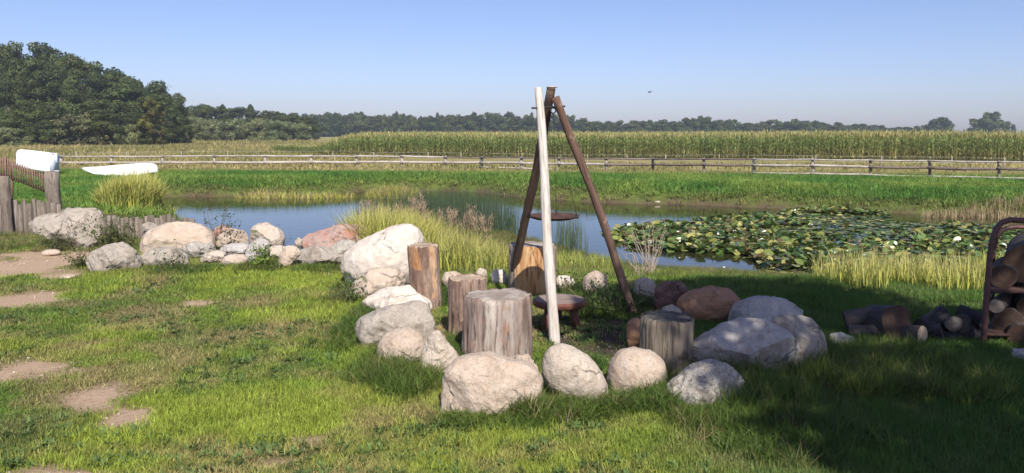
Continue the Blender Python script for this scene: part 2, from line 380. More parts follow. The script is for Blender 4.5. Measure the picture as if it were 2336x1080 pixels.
# ground
def ground_mat():
    b = NB('soil_and_turf', 0.95, 0.1); co = b.coord(kind='Object', rnd=False)
    n1 = b.noise(co, 1.6, 6, 0.65); n2_ = b.noise(co, 26, 6, 0.75); n3 = b.noise(co, 110, 3, 0.7)
    turf = b.mix(b.ramp(n2_, [(0.35, 0), (0.62, 1)]), (0.095, 0.085, 0.038), (0.12, 0.125, 0.035))
    turf = b.mix(b.ramp(n1, [(0.4, 0), (0.65, 0.5)]), turf, (0.17, 0.14, 0.075))
    soil = b.mix(b.ramp(n2_, [(0.3, 0), (0.7, 1)]), (0.42, 0.28, 0.185), (0.58, 0.43, 0.30))
    soil = b.mix(b.ramp(n3, [(0.5, 0), (0.68, 0.6)]), soil, (0.26, 0.175, 0.115))
    ash = b.mix(b.ramp(n2_, [(0.3, 0), (0.7, 1)]), (0.045, 0.035, 0.03), (0.13, 0.09, 0.07))
    mud = b.mix(b.ramp(n2_, [(0.35, 0), (0.65, 1)]), (0.055, 0.038, 0.024), (0.16, 0.115, 0.075))
    col = b.mix(b.attr('dirt', out='Fac'), turf, soil)
    col = b.mix(b.attr('ash', out='Fac'), col, ash)
    far = b.mix(b.ramp(b.noise(co, 0.25, 6, 0.7), [(0.35, 0), (0.65, 1)]), (0.22, 0.20, 0.075), (0.33, 0.28, 0.12))
    col = b.mix(b.attr('farf', out='Fac'), col, far)
    green = b.mix(b.ramp(b.noise(co, 1.2, 5, 0.7), [(0.35, 0), (0.65, 1)]), (0.07, 0.12, 0.022), (0.13, 0.16, 0.035))
    col = b.mix(b.attr('bank', out='Fac'), col, green)
    col = b.mix(b.attr('mud', out='Fac'), col, mud)
    b.color(col); b.bump(b.math('ADD', n2_, b.math('MULTIPLY', n3, 0.5)), 0.8, 0.03); return b.m

def spaced(segs):
    out = [segs[0][0]]
    for a, b_, s in segs:
        n = max(1, int(round((b_-a)/s))); out += list(np.linspace(a, b_, n+1)[1:])
    return np.array(out)
gx = np.concatenate([-np.geomspace(640, 45, 22)[:-1], spaced([(-45, -9, 0.5), (-9, 7, 0.11), (7, 45, 0.5)]), np.geomspace(45, 640, 22)[1:]])
gy = np.concatenate([-np.geomspace(640, 8, 26)[:-1], spaced([(-8, 2.5, 0.5), (2.5, 13, 0.11), (13, 46, 0.26), (46, 140, 3)]), np.geomspace(140, 640, 20)[1:]])
X, Y = np.meshgrid(gx, gy); xs, ys = X.ravel(), Y.ravel()
zs = height(xs, ys)
SOIL = [((60,602),(150,42)),((150,592),(90,26)),((35,684),(110,20)),((75,840),(135,24)),((0,858),(110,22)),((225,912),(95,38)),((295,955),(80,32)),((215,935),(28,12)),((170,1085),(140,20)),((135,632),(60,8)),((1000,760),(18,25)),((440,692),(60,10)),((700,1000),(50,16)),((560,960),(30,10)),((620,1060),(60,14))]
def blobmask(x, y, blobs, soft=0.5, nz=1.5):
    m = np.zeros(len(x)); nn = 0.6*n2(x, y, 2.2, 21, 4)+0.6*n2(x, y, 9, 22, 3)
    for (cx, cy), (rx, ry) in blobs:
        c = onz(cx, cy, 0); ex = abs(onz(cx+rx, cy, 0)[0]-c[0]); ey = abs(onz(cx, cy-ry, 0)[1]-onz(cx, cy+ry, 0)[1])/2
        d = np.hypot((x-c[0])/ex, (y-c[1])/ey)+nn*nz*0.6
        m = np.maximum(m, sstep(1+soft, 1-soft, d))
    return m
def dirtf(x, y): return blobmask(x, y, SOIL)
ASH = [((1370,770),(130,52)),((1180,740),(70,22)),((1290,760),(80,35))]
def ashf(x, y): return blobmask(x, y, ASH, 0.3, 0.5)
S_ = sdist(xs, ys)
mud = sstep(0.95, 0.5, S_+0.45*n2(xs, ys, 1.3, 30, 3)+np.where(ys > 22, 0.6, 0.3))
farf = sstep(0, 3, ys-(46-0.12*xs))*1.0
bank = sstep(24, 28, ys)*(1-farf)
gfaces = []
nx, ny = len(gx), len(gy)
ii = np.arange(ny-1)[:, None]*nx+np.arange(nx-1)[None, :]
gf = np.stack([ii, ii+1, ii+1+nx, ii+nx], -1).reshape(-1, 4)
g = nobj('ground', np.stack([xs, ys, zs], 1), [gf], ground_mat(), smooth=True,
         attrs={'dirt': ('FLOAT', dirtf(xs, ys)), 'ash': ('FLOAT', ashf(xs, ys)), 'mud': ('FLOAT', mud), 'farf': ('FLOAT', farf), 'bank': ('FLOAT', bank*0.9)})
tag(g, kind='structure')

# water
b = NB('pond_water', 0.03, 0.5); b.p.inputs['IOR'].default_value = 1.33
b.color((0.03, 0.032, 0.012)); co = b.coord((1, 1.6, 1), rnd=False)
b.bump(b.math('ADD', b.noise(co, 2.2, 3, 0.5), b.math('MULTIPLY', b.noise(co, 9, 2, 0.5), 0.25)), 0.08, 0.05)
cx, cy = SH.mean(0); pts = [(p[0]+(p[0]-cx)/np.hypot(*(p-SH.mean(0)))*1.2, p[1]+(p[1]-cy)/np.hypot(*(p-SH.mean(0)))*1.2) for p in SH]
bm = bmesh.new(); fv = [bm.verts.new((p[0], p[1], WZ)) for p in pts]; bm.faces.new(fv); bmesh.ops.triangulate(bm, faces=bm.faces[:])
bmesh.ops.recalc_face_normals(bm, faces=bm.faces[:])
for f in bm.faces:
    if f.normal.z < 0: f.normal_flip()
tag(bobj('pond_water', bm, b.m, smooth=False), kind='structure')

# ------------------------------------------------------------------ blades and scattering
def blades(P, H, W, lean=0.4, segs=3, col=None, colvar=0.25, rng=RNG, droop=0.6, tipcol=None, az=None):
    """grass blades as tapered bent ribbons; P (n,3) roots, H heights, W widths"""
    n = len(P); H = np.broadcast_to(H, n); W = np.broadcast_to(W, n)
    a = rng.uniform(0, 2*np.pi, n) if az is None else az
    fa = a+rng.uniform(-0.8, 0.8, n)+np.pi/2
    L = np.abs(rng.normal(lean, lean*0.5, n))
    V = np.zeros((n, (segs)*2+1, 3))
    for k in range(segs+1):
        t = k/segs
        off = L*H*(t*t)*(1-droop*0.2*t); up = H*t*(1-0.25*L*t*droop)
        c = P+np.stack([np.cos(a)*off, np.sin(a)*off, up], 1)
        wd = W*(1-t**1.6)*0.5
        if k < segs:
            side = np.stack([np.cos(fa)*wd, np.sin(fa)*wd, wd*0], 1)
            V[:, 2*k] = c-side; V[:, 2*k+1] = c+side
        else: V[:, 2*k] = c
    m = segs*2+1; base = (np.arange(n)*m)[:, None]
    Q = [np.array([2*k, 2*k+1, 2*k+3, 2*k+2]) for k in range(segs-1)]
    Q = (base[:, :, None]+np.array(Q)[None]).reshape(-1, 4) if Q else np.zeros((0, 4), int)
    T = (base+np.array([2*segs-2, 2*segs-1, 2*segs])[None])
    if col is None: col = np.ones((n, 3))
    col = np.broadcast_to(np.asarray(col, float), (n, 3))*(1+rng.uniform(-colvar, colvar, (n, 1)))
    cc = np.repeat(col[:, None, :], m, 1)
    tt = np.array([k//2/segs for k in range(m-1)]+[1.0])[None, :, None]
    if tipcol is not None: cc = cc*(1-tt**2)+np.asarray(tipcol)[None, None]*tt**2
    ca = np.ones((n*m, 4)); ca[:, :3] = cc.reshape(-1, 3)
    return V.reshape(-1, 3), Q, T, ca
def blades_mesh(name, *a, mat=None, **k):
    V, Q, T, ca = blades(*a, **k)
    return npmesh(name, V, [Q, T], mat, attrs={'shade': ('FLOAT_COLOR', ca)})
def cluster_pts(n, r, rng):
    a = rng.uniform(0, 2*np.pi, n); q = r*np.sqrt(rng.uniform(0, 1, n)); return np.stack([np.cos(a)*q, np.sin(a)*q, np.zeros(n)], 1)

def collection_of(meshes, name):
    col = bpy.data.collections.new(name)
    for i, me in enumerate(meshes):
        o = bpy.data.objects.new('%s_source_%02d' % (name, i), me); col.objects.link(o)
    return col
def scatter(name, P, rot, scl, tint, meshes, label, cat=None, idx=None):
    n = len(P)
    if idx is None: idx = RNG.integers(0, len(meshes), n)
    s3 = np.repeat(np.asarray(scl)[:, None], 3, 1) if np.ndim(scl) == 1 else scl
    t4 = np.ones((n, 4)); t4[:, :3] = tint
    o = nobj(name, P, [], None, attrs={'rot': ('FLOAT_VECTOR', rot), 'scl': ('FLOAT_VECTOR', s3), 'tint': ('FLOAT_COLOR', t4), 'vid': ('INT', idx.astype(np.int32))})
    col = collection_of(meshes, name)
    ng = bpy.data.node_groups.new(name, 'GeometryNodeTree')
    ng.interface.new_socket('Geometry', in_out='INPUT', socket_type='NodeSocketGeometry'); ng.interface.new_socket('Geometry', in_out='OUTPUT', socket_type='NodeSocketGeometry')
    N = ng.nodes; gi = N.new('NodeGroupInput'); go = N.new('NodeGroupOutput')
    ci = N.new('GeometryNodeCollectionInfo'); ci.inputs['Collection'].default_value = col; ci.inputs['Separate Children'].default_value = True; ci.inputs['Reset Children'].default_value = True
    ip = N.new('GeometryNodeInstanceOnPoints'); ip.inputs['Pick Instance'].default_value = True
    def na(nm, ty):
        q = N.new('GeometryNodeInputNamedAttribute'); q.data_type = ty; q.inputs['Name'].default_value = nm; return q.outputs['Attribute']
    L = ng.links.new
    L(gi.outputs[0], ip.inputs['Points']); L(ci.outputs[0], ip.inputs['Instance']); L(na('vid', 'INT'), ip.inputs['Instance Index'])
    L(na('rot', 'FLOAT_VECTOR'), ip.inputs['Rotation']); L(na('scl', 'FLOAT_VECTOR'), ip.inputs['Scale']); L(ip.outputs[0], go.inputs[0])
    md = o.modifiers.new('scatter', 'NODES'); md.node_group = ng
    return tag(o, label, cat, kind='stuff')
def rotz(n, tilt=0.0):
    r = RNG.normal(0, tilt, (n, 3)) if tilt else np.zeros((n, 3)); r[:, 2] = RNG.uniform(0, 6.283, n); return r
def tufts(nv, n, r, h, wdt, lean, segs=2, colvar=0.3):
    out = []
    for i in range(nv):
        rg = np.random.default_rng(100+i+int(h*1000)); P = cluster_pts(n, r, rg)
        out.append(blades_mesh('tuft', P, h*rg.uniform(0.45, 1.15, n), wdt, lean, segs, None, colvar, rg, mat=M_grass))
    return out
def cone_pts(n, d0, d1, k=0.72, p=1.0, extra=0.6):
    """points in a wedge in front of the viewer, pdf of distance ~ d**p"""
    u = RNG.uniform(0, 1, n)
    d = (d0**(p+1)+u*(d1**(p+1)-d0**(p+1)))**(1/(p+1)) if abs(p+1) > 1e-6 else d0*(d1/d0)**u
    x = RNG.uniform(-1, 1, n)*(k*d+extra); return x, d

# sun/shade outline on the lawn (px), from which the shade tree's crown is set out further down
# --- lawn
x, y = cone_pts(70000, 2.6, 13.0, 0.74, -0.35)
s = sdist(x, y); keep = (s > 0.35) & (RNG.uniform(0, 1, len(x)) > 0.75*sstep(0.05, 0.4, n2(x, y, 2.6, 48, 4)))
dm = np.clip(dirtf(x, y)*1.25-0.12, 0, 1); am = ashf(x, y)
keep &= RNG.uniform(0, 1, len(x)) > np.maximum(dm, am*0.9)
x, y, dm = x[keep], y[keep], dm[keep]
z = height(x, y)
pn = n2(x, y, 0.55, 40, 3); pn2 = n2(x, y, 1.9, 41, 3); pn3 = n2(x, y, 6, 42, 2)
lush = np.clip(0.5+1.3*pn+0.7*pn2+0.5*pn3, 0, 1)[:, None]
dry = np.clip(0.22+2.4*n2(x, y, 1.6, 43, 4)-0.5*pn+0.9*n2(x, y, 7, 44, 2), 0, 1)[:, None]
cg = np.array([0.14, 0.245, 0.038]); cy_ = np.array([0.33, 0.40, 0.06]); cd = np.array([0.40, 0.30, 0.16]); cdk = np.array([0.055, 0.095, 0.022])
tint = cg*(1-lush)+cy_*lush
dk = sstep(0.15, 0.45, n2(x, y, 0.8, 47, 3))[:, None]*sstep(-1.0, -2.0, x)[:, None]
tint = tint*(1-0.55*dk)+np.array([0.16, 0.165, 0.075])*0.55*dk
tint = tint*(1-dry*0.75)+cd*dry*0.75
tint = tint*RNG.uniform(0.55, 1.4, (len(x), 1))
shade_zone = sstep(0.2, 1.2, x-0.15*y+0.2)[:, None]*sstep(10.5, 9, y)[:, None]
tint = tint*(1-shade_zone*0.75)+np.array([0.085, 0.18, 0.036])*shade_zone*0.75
hs = (0.75+0.5*lush[:, 0])*(1+0.9*shade_zone[:, 0])*(1-0.5*dm)*RNG.uniform(0.7, 1.3, len(x))*(0.85+0.06*y)*(1-0.25*dry[:, 0])
ws = 1.0+0.08*(y-3)
scatter('lawn_grass', np.stack([x, y, z-0.004], 1), rotz(len(x), 0.1), np.stack([ws, ws, hs], 1), tint,
        tufts(5, 34, 0.075, 0.036, 0.0042, 0.8, 2), 'short yellow green lawn grass worn thin over bare soil', 'grass')

# --- longer grass round the stones and down to the pond
LONG = [((860,850),(50,36),0.8),((930,880),(70,34),0.85),((1120,968),(120,16),0.5),((1290,945),(130,18),0.6),((1460,928),(90,18),0.6),((1620,962),(110,22),0.6),((1200,950),(30,12),0.9),((1500,930),(30,16),0.9),((820,740),(30,60),0.6),((800,660),(26,30),0.5),
        ((1350,700),(60,35),0.9),((1320,840),(40,14),0.7),((1700,900),(120,60),1.1),((1900,850),(120,60),1.1),((1050,800),(30,30),.6),((600,615),(60,10),0.6),((420,620),(90,10),0.5),((720,620),(60,9),0.5),((1420,690),(60,20),0.8),((2100,860),(150,60),1.0),((1800,1000),(200,60),0.7),((1020,670),(40,30),.6),((1480,880),(50,30),.9)]
PP, HH = [], []
for (cx_, cy_2), (rx, ry), hh in LONG:
    c = onz(cx_, cy_2, 0); ex = abs(onz(cx_+rx, cy_2, 0)[0]-c[0]); ey = abs(onz(cx_, cy_2-ry, 0)[1]-onz(cx_, cy_2+ry, 0)[1])/2
    n = int(min(900, 40+ex*ey*1300)); q = cluster_pts(n, 1, RNG)
    PP.append(np.stack([c[0]+q[:, 0]*ex, c[1]+q[:, 1]*ey], 1)); HH.append(hh*RNG.uniform(0.5, 1.2, n))
PP = np.vstack(PP); HH = np.concatenate(HH)
x, y = cone_pts(17000, 8.2, 26, 0.74, 1.0); s = sdist(x, y); k = (s > 0.1) & (y > 8.3+2.4*sstep(-1, -3.5, x)) & (y < 25)
PP = np.vstack([PP, np.stack([x[k], y[k]], 1)]); HH = np.concatenate([HH, RNG.uniform(0.5, 1.0, k.sum())])
x, y = PP[:, 0], PP[:, 1]; am = ashf(x, y); k = RNG.uniform(0, 1, len(x)) > am; x, y, HH = x[k], y[k], HH[k]
c1 = np.array([0.058, 0.125, 0.022]); c2 = np.array([0.15, 0.20, 0.038]); c3 = np.array([0.26, 0.22, 0.10])
u = np.clip(0.5+1.2*n2(x, y, 1.2, 50, 3), 0, 1)[:, None]; far_ = sstep(8.5, 12, y)[:, None]
tint = c1*(1-u)+c2*u; tint = tint*(1-far_*0.5)+np.array([0.2, 0.2, 0.06])*far_*0.5
dr = (RNG.uniform(0, 1, (len(x), 1)) < 0.10+0.2*far_); tint = np.where(dr, c3, tint)*RNG.uniform(0.75, 1.2, (len(x), 1))
scatter('long_grass', np.stack([x, y, height(x, y)-0.005], 1), rotz(len(x), 0.12), np.stack([np.ones(len(x))*1.1, np.ones(len(x))*1.1, HH], 1), tint,
        tufts(4, 26, 0.07, 0.17, 0.0055, 0.65, 3), 'longer dark green grass growing round the stones and down the bank', 'grass')

# --- far bank grass (green) and straw field beyond the fence
x = RNG.uniform(-38, 38, 60000); y = RNG.uniform(24, 53, 60000)
s = sdist(x, y); fy = 46-0.12*x
k = (s > 0.12+0.25*n2(x, y, 0.9, 62, 3)) & (y > 24) & (y < fy+3) & (np.abs(x) < 0.75*y)
x, y, s = x[k], y[k], s[k]
u = np.clip(0.5+1.8*n2(x, y, 0.35, 60, 4), 0, 1)[:, None]; e = sstep(1.1, 0.1, s+0.6*n2(x, y, 0.8, 61, 2))[:, None]
yy = sstep(44, 47, y+0.12*x)[:, None]
tint = np.array([0.10, 0.22, 0.036])*(1-u)+np.array([0.22, 0.31, 0.06])*u
tint = tint*(1-e*0.6)+np.array([0.28, 0.22, 0.09])*e*0.6
tint = tint*(1-yy*0.8)+np.array([0.40, 0.33, 0.15])*yy*0.8
tint *= RNG.uniform(0.7, 1.25, (len(x), 1))
hs = RNG.uniform(0.6, 1.2, len(x))*(1-0.35*yy[:, 0])*(1+0.5*sstep(4, 2, s)*sstep(0.2, 0.8, s))
scatter('bank_grass', np.stack([x, y, height(x, y)-0.02], 1), rotz(len(x), 0.15), np.stack([hs*1.2, hs*1.2, hs], 1), tint,
        tufts(4, 26, 0.22, 0.16, 0.018, 0.7, 2), 'bright green meadow grass on the far bank of the pond', 'grass')
x, y = cone_pts(26000, 46, 175, 0.72, 0.5); k = (y > 46-0.12*x+1) & (x < -15+0.0*y+5) | (y < 58) & (y > 46-0.12*x+1) & (RNG.uniform(0, 1, len(x)) < 0.5)
x, y = x[k], y[k]; u = np.clip(0.5+1.3*n2(x, y, 0.08, 66, 4), 0, 1)[:, None]
tint = (np.array([0.26, 0.25, 0.085])*(1-u)+np.array([0.44, 0.37, 0.16])*u)*RNG.uniform(0.7, 1.2, (len(x), 1))
hs = RNG.uniform(0.7, 1.5, len(x))*(0.6+y/100)
scatter('field_grass', np.stack([x, y, height(x, y)-0.02], 1), rotz(len(x), 0.15), np.stack([hs*1.5, hs*1.5, hs], 1), tint,
        tufts(3, 20, 0.3, 0.22, 0.03, 0.6, 2), 'straw coloured rough pasture beyond the rail fence', 'grass')

# ------------------------------------------------------------------ trees
def leaf_cloud(rng, blobs, n, size, jit=0.35, flat=0.75):
    """n leaf faces spread through the shells of the given blobs [(c, r)]"""
    rad = np.array([b_[1] for b_ in blobs]); cen = np.array([b_[0] for b_ in blobs]); p = rad**2/np.sum(rad**2)
    i = rng.choice(len(blobs), n, p=p); d = rng.normal(0, 1, (n, 3)); d /= np.linalg.norm(d, axis=1)[:, None]
    q = rng.uniform(0.62, 1.06, n)*(1+0.22*vnoise(d*2.3+i[:, None]*3.1))
    c = cen[i]+d*(rad[i]*q)[:, None]*np.array([1, 1, flat])
    nrm = d+rng.normal(0, jit, (n, 3)); nrm /= np.linalg.norm(nrm, axis=1)[:, None]
    a = np.cross(nrm, rng.normal(0, 1, (n, 3))); a /= np.linalg.norm(a, axis=1)[:, None]; b_ = np.cross(nrm, a)
    s = size*rng.uniform(0.6, 1.3, n)[:, None]
    V = np.stack([c-a*s, c+b_*s*0.55, c+a*s, c-b_*s*0.55], 1).reshape(-1, 3)
    Q = np.arange(n*4).reshape(-1, 4)
    bs = rng.uniform(0.6, 1.5, len(blobs)); sh = bs[i]*rng.uniform(0.75, 1.25, n)
    ca = np.ones((n, 4)); ca[:, 0] = sh*rng.uniform(0.92, 1.1, n); ca[:, 1] = sh; ca[:, 2] = sh*rng.uniform(0.85, 1.1, n)
    return V, Q, np.repeat(ca, 4, 0)
def crown_mesh(seed, w, h, base, n, size, mat, conic=False, nb=36):
    rng = np.random.default_rng(seed); blobs = []
    while len(blobs) < nb:
        t = rng.uniform(0, 1); a = rng.uniform(0, 6.283)
        prof = (1-t)**0.8*0.9+0.08 if conic else math.sqrt(max(0, 1-((t-0.42)/0.62)**2))
        q = w*0.5*prof*rng.uniform(0.55, 1.0)**0.5*(1+0.15*rng.normal())
        r = w*rng.uniform(0.07, 0.20)*(0.6+0.5*prof)
        blobs.append((np.array([math.cos(a)*(q-r*0.5), math.sin(a)*(q-r*0.5), base+t*(h-base)*0.92]), r))
    V, Q, ca = leaf_cloud(rng, blobs, n, size)
    V[:, 2] *= h/V[:, 2].max()
    return npmesh('crown', V, [Q], mat, attrs={'shade': ('FLOAT_COLOR', ca)}), blobs
def trunk_mesh(h, r, blobs, rng, nl=5):
    mb = MB(); mb.tube([(0, 0, -0.3), (0.05*h*0.1, 0, h*0.25), (0.02*h, 0.01*h, h*0.5), (0, 0.02*h, h*0.8)], [r*1.3, r, r*0.7, r*0.25], 8)
    for k in range(nl):
        c = blobs[int(rng.integers(len(blobs)))][0]; z0 = h*rng.uniform(0.2, 0.5)
        mb.tube([(0, 0, z0), tuple(c*0.5+np.array([0, 0, z0*0.5+0.1])), tuple(c)], [r*0.5, r*0.3, r*0.1], 6)
    V = np.vstack(mb.V); return npmesh('trunk', V, [np.vstack(mb.Q), np.vstack(mb.T)], M_bark, True)
TV = {}
def tree_variant(key, seed, w, h, base, n, size, mat, conic=False):
    cm, bl = crown_mesh(seed, w, h, base, n, size, mat, conic); TV[key] = (cm, trunk_mesh(h, 0.03*h, bl, np.random.default_rng(seed)), w, h)
for i in range(4): tree_variant('oak%d' % i, 200+i, 10, 12, 0.9, 12500, 0.215, M_crownA)
for i in range(2): tree_variant('olive%d' % i, 220+i, 8, 7, 0.3, 5000, 0.24, M_crownB)
tree_variant('yellow0', 230, 5, 9, 0.8, 3600, 0.24, M_crownC)
for i in range(3): tree_variant('willow%d' % i, 240+i, 10, 8, 0.2, 5200, 0.27, M_crownD)
tree_variant('conifer0', 250, 5, 11, 0.8, 3600, 0.25, M_crownA, True)
FARV = {}
for i in range(4): tree_variant('far%d' % i, 260+i, 12, 11, 0.5, 3600, 0.5, M_crownA)
def place_tree(name, px, ytop, Y, key, wscale, label, group=None, rz=None):
    cm, tm, w_, h_ = TV[key]; p = at(px, ytop-(4 if Y > 300 else 2), Y); gz = hgt(p[0], Y); hh = p[2]-gz
    o = empty(name, (p[0], Y, gz), random.uniform(0, 6.28) if rz is None else rz); tag(o, label, 'tree', group)
    c = link(bpy.data.objects.new('crown', cm), o); t = link(bpy.data.objects.new('trunk', tm), o)
    sz = hh/h_; o.scale = (wscale/w_, wscale/w_, sz); return o
wood_top = [(-260,118),(-150,96),(-60,104),(0,106),(60,100),(110,101),(160,124),(200,138),(250,150),(270,164),(320,180),(370,195),(400,208),(420,236)]
gW = 'broadleaf trees of the tall wood on the left'
LW = 'tall dense dark green broadleaf tree in the wood at the left'
k = 0
for Y, x0, step, dy, ws in ((152, -250, 40, 0, 10), (143, -270, 58, 26, 10), (134, -240, 62, 70, 9), (128, -250, 70, 120, 7.5)):
    x_ = x0
    while x_ < 415-ws*6.2+(20 if Y > 140 else 0):
        px = x_+random.uniform(-10, 10)
        yt = lerp_px(wood_top, px+14)+(dy*(0.75+0.5*random.random()) if dy else -4)
        yt = min(yt, 285)
        place_tree('broadleaf_tree', px, yt, Y+random.uniform(-2, 2), 'oak%d' % (k % 4), ws*random.uniform(0.9, 1.25), LW, gW); k += 1
        x_ += step*random.uniform(0.85, 1.15)
for px, yt, Y, ws, lb in ((392, 212, 150, 6, 'tallest dark green tree of the three closing the right end of the tall wood'), (375, 232, 138, 6, 'middle dark green tree at the right end of the tall wood'), (410, 262, 140, 5.0, 'lowest and rightmost tree of the tall wood')):
    place_tree('broadleaf_tree', px, yt, Y, 'oak%d' % (k % 4), ws, lb, 'trees at the right end of the tall wood'); k += 1
place_tree('broadleaf_tree', 175, 258, 124, 'olive0', 7.5, 'low olive brown tree at the foot of the tall wood', None)
place_tree('broadleaf_tree', 225, 276, 125, 'olive1', 5, 'small olive brown bushy tree right of the other olive one at the wood edge', None)
place_tree('yellowing_tree', 345, 226, 127, 'yellow0', 4.2, 'slim yellowing tree near the right end of the tall wood', None)
place_tree('broadleaf_tree', 20, 290, 122, 'willow0', 6, 'low pale green bushy tree at the far left foot of the wood', None)
place_tree('broadleaf_tree', 100, 276, 123, 'oak1', 4.5, 'small rounded mid green tree in front of the dark wood behind the white hull', None)
place_tree('broadleaf_tree', 295, 285, 124, 'willow1', 3.4, 'small pale shrubby tree in front of the dark wood right of the olive ones', None)
# middle belt
belt_b = [(420,246),(470,236),(500,244),(555,244),(600,250),(650,257),(690,266)]
for i, px in enumerate(range(424, 700, 21)):
    con = i in (4, 7, 10)
    yt = lerp_px(belt_b, px)+random.uniform(-3, 5)-(4 if con else 0)
    place_tree('conifer' if con else 'broadleaf_tree', px, yt, 225+random.uniform(-6, 6), 'conifer0' if con else 'oak%d' % (i % 4), 6 if con else 9.5,
               {4: 'leftmost pointed conifer above the middle tree belt', 7: 'middle one of the three pointed conifers above the middle tree belt', 10: 'rightmost pointed conifer above the middle tree belt'}[i] if con else 'dark green tree in the back row of the middle belt', 'conifers above the middle belt' if con else 'back row of the middle tree belt')
for i, px in enumerate(range(426, 692, 17)):
    yt = lerp_px([(420,268),(500,272),(560,276),(600,272),(680,284),(700,292)], px)+random.uniform(-4, 4)
    place_tree('pale_bushy_tree', px, yt, 190+random.uniform(-4, 4), 'willow%d' % (i % 3), 6.5*random.uniform(0.8, 1.15), 'grey green bushy tree in the front row of the middle belt', 'front row of the middle tree belt')
# far belt, behind the maize
belt = [(680,262),(760,258),(820,258),(860,266),(900,262),(960,266),(1000,264),(1050,264),(1100,259),(1150,258),(1190,268),(1240,262),(1300,265),(1345,270),(1370,281),(1400,281),(1460,279),(1500,277),(1540,281),(1560,272),(1590,268),(1640,275),(1690,280),(1710,291),(1740,279),(1800,277),(1850,278),(1890,279),(1920,287),(1960,284),(2000,290),(2050,293),(2090,289),(2110,288)]
for row, (Y, off, dyy) in enumerate(((430, 0, 0), (395, 11, 7))):
    px = 668+off; i = 0
    while px < 2115:
        yt = lerp_px(belt, px)+dyy+random.uniform(-3.5, 3.5)
        if yt < 296: place_tree('distant_tree', px, yt, Y+random.uniform(-10, 10), 'far%d' % (i % 4), random.uniform(8, 13), 'dark blue green tree in the far tree line behind the maize', 'far tree line behind the maize')
        px += random.uniform(20, 30); i += 1
for (px, dy), lb in zip(((905, -5), (998, -4), (1213, -6), (1505, 0)), ('leftmost tiny conifer poking out of the far tree line', 'tiny conifer in the far tree line midway between the leftmost one and the pale pole', 'tiny conifer in the far tree line just left of the pale pole', 'tiny conifer in the far tree line right of the tripod')):
    place_tree('distant_conifer', px, lerp_px(belt, px)+dy, 440, 'conifer0', 6, lb, 'pointed conifers in the far tree line')
place_tree('lone_tree', 2147, 270, 400, 'far1', 13, 'small rounded lone tree on the right horizon, left of the larger one', None, 0)
place_tree('lone_tree', 2262, 258, 390, 'far2', 14, 'largest lone tree on the right horizon above the maize', None, 1)
place_tree('low_tree', 2228, 273, 392, 'far0', 11, 'low spreading tree at the left foot of the largest lone tree', None, 2)
place_tree('low_tree', 2300, 280, 392, 'far3', 6, 'low bushy tree at the right foot of the largest lone tree', None, 3)

# ------------------------------------------------------------------ maize
def corn(seed):
    rg = np.random.default_rng(seed); H = 2.25*rg.uniform(0.93, 1.05); Vs, Qs, Ts, Cs = [], [], [], []; n = 0
    def add(V, Q, T, ca):
        nonlocal n
        Vs.append(V); Qs.append(Q+n); Ts.append(T+n); Cs.append(ca); n += len(V)
    add(*blades(np.zeros((1, 3)), H*0.95, 0.045, 0.02, 3, (0.17, 0.18, 0.065), 0.1, rg))
    m = 11; zz = np.linspace(0.2, H*0.84, m); P = np.stack([rg.normal(0, .02, m), rg.normal(0, .02, m), zz], 1)
    az = np.arange(m)*np.pi+rg.uniform(-0.6, 0.6, m)+rg.uniform(0, 3)
    c = np.array([0.21, 0.255, 0.09])*np.ones((m, 3)); c[:3] = (0.32, 0.28, 0.12)
    V, Q, T, ca = blades(P, rg.uniform(0.42, 0.62, m), 0.085, 1.0, 4, c, 0.35, rg, 2.2, az=az, tipcol=(0.42, 0.40, 0.17)); add(V, Q, T, ca)
    m = 7; P = np.tile([0, 0, H*0.84], (m, 1)).astype(float); add(*blades(P, rg.uniform(0.25, 0.4, m), 0.028, 0.35, 2, (0.72, 0.58, 0.32), 0.2, rg))
    return npmesh('corn', np.vstack(Vs), [np.vstack(Qs), np.vstack(Ts)], M_grass, attrs={'shade': ('FLOAT_COLOR', np.vstack(Cs))})
fr = [onz(a, b_, -0.7) for a, b_ in ((620, 349), (760, 358), (1000, 361), (1300, 363), (1700, 365), (2000, 368), (2336, 370), (2600, 371))]
fx = [p[0] for p in fr]; fyv = [p[1] for p in fr]
PX, PY = [], []
for r in range(60):
    dep = r*0.75 if r < 10 else 7.5+(r-10)*1.5
    sp = 0.17 if r < 5 else (0.3 if r < 12 else 0.6)
    xx = np.arange(fx[0]-0.02*dep, 55, sp); xx = xx+RNG.normal(0, 0.03, len(xx))
    PX.append(xx); PY.append(np.interp(xx, fx, fyv)+dep+RNG.normal(0, 0.05, len(xx)))
x = np.concatenate(PX); y = np.concatenate(PY)
hs = RNG.normal(1, 0.05, len(x))*(1+0.05*n2(x, y, 0.3, 70, 2))*(0.42+0.58*sstep(-20.5, -14.5, x))*(1+0.04*sstep(15, 30, x))
hs *= np.clip((1.62-height(x, y)-0.0)/2.32, 0.8, 1.2)
u = np.clip(0.5+1.2*n2(x, y, 0.35, 71, 3), 0, 1)[:, None]
tint = (np.array([0.78, 0.88, 0.75])*(1-u)+np.array([1.0, 0.98, 0.85])*u)*RNG.uniform(0.8, 1.2, (len(x), 1))
scatter('maize_field', np.stack([x, y, height(x, y)], 1), rotz(len(x), 0.04), np.stack([np.ones(len(x)), np.ones(len(x)), hs], 1), tint,
        [corn(300+i) for i in range(6)], 'tall ripening maize crop with straw coloured tassels behind the fence', 'maize')

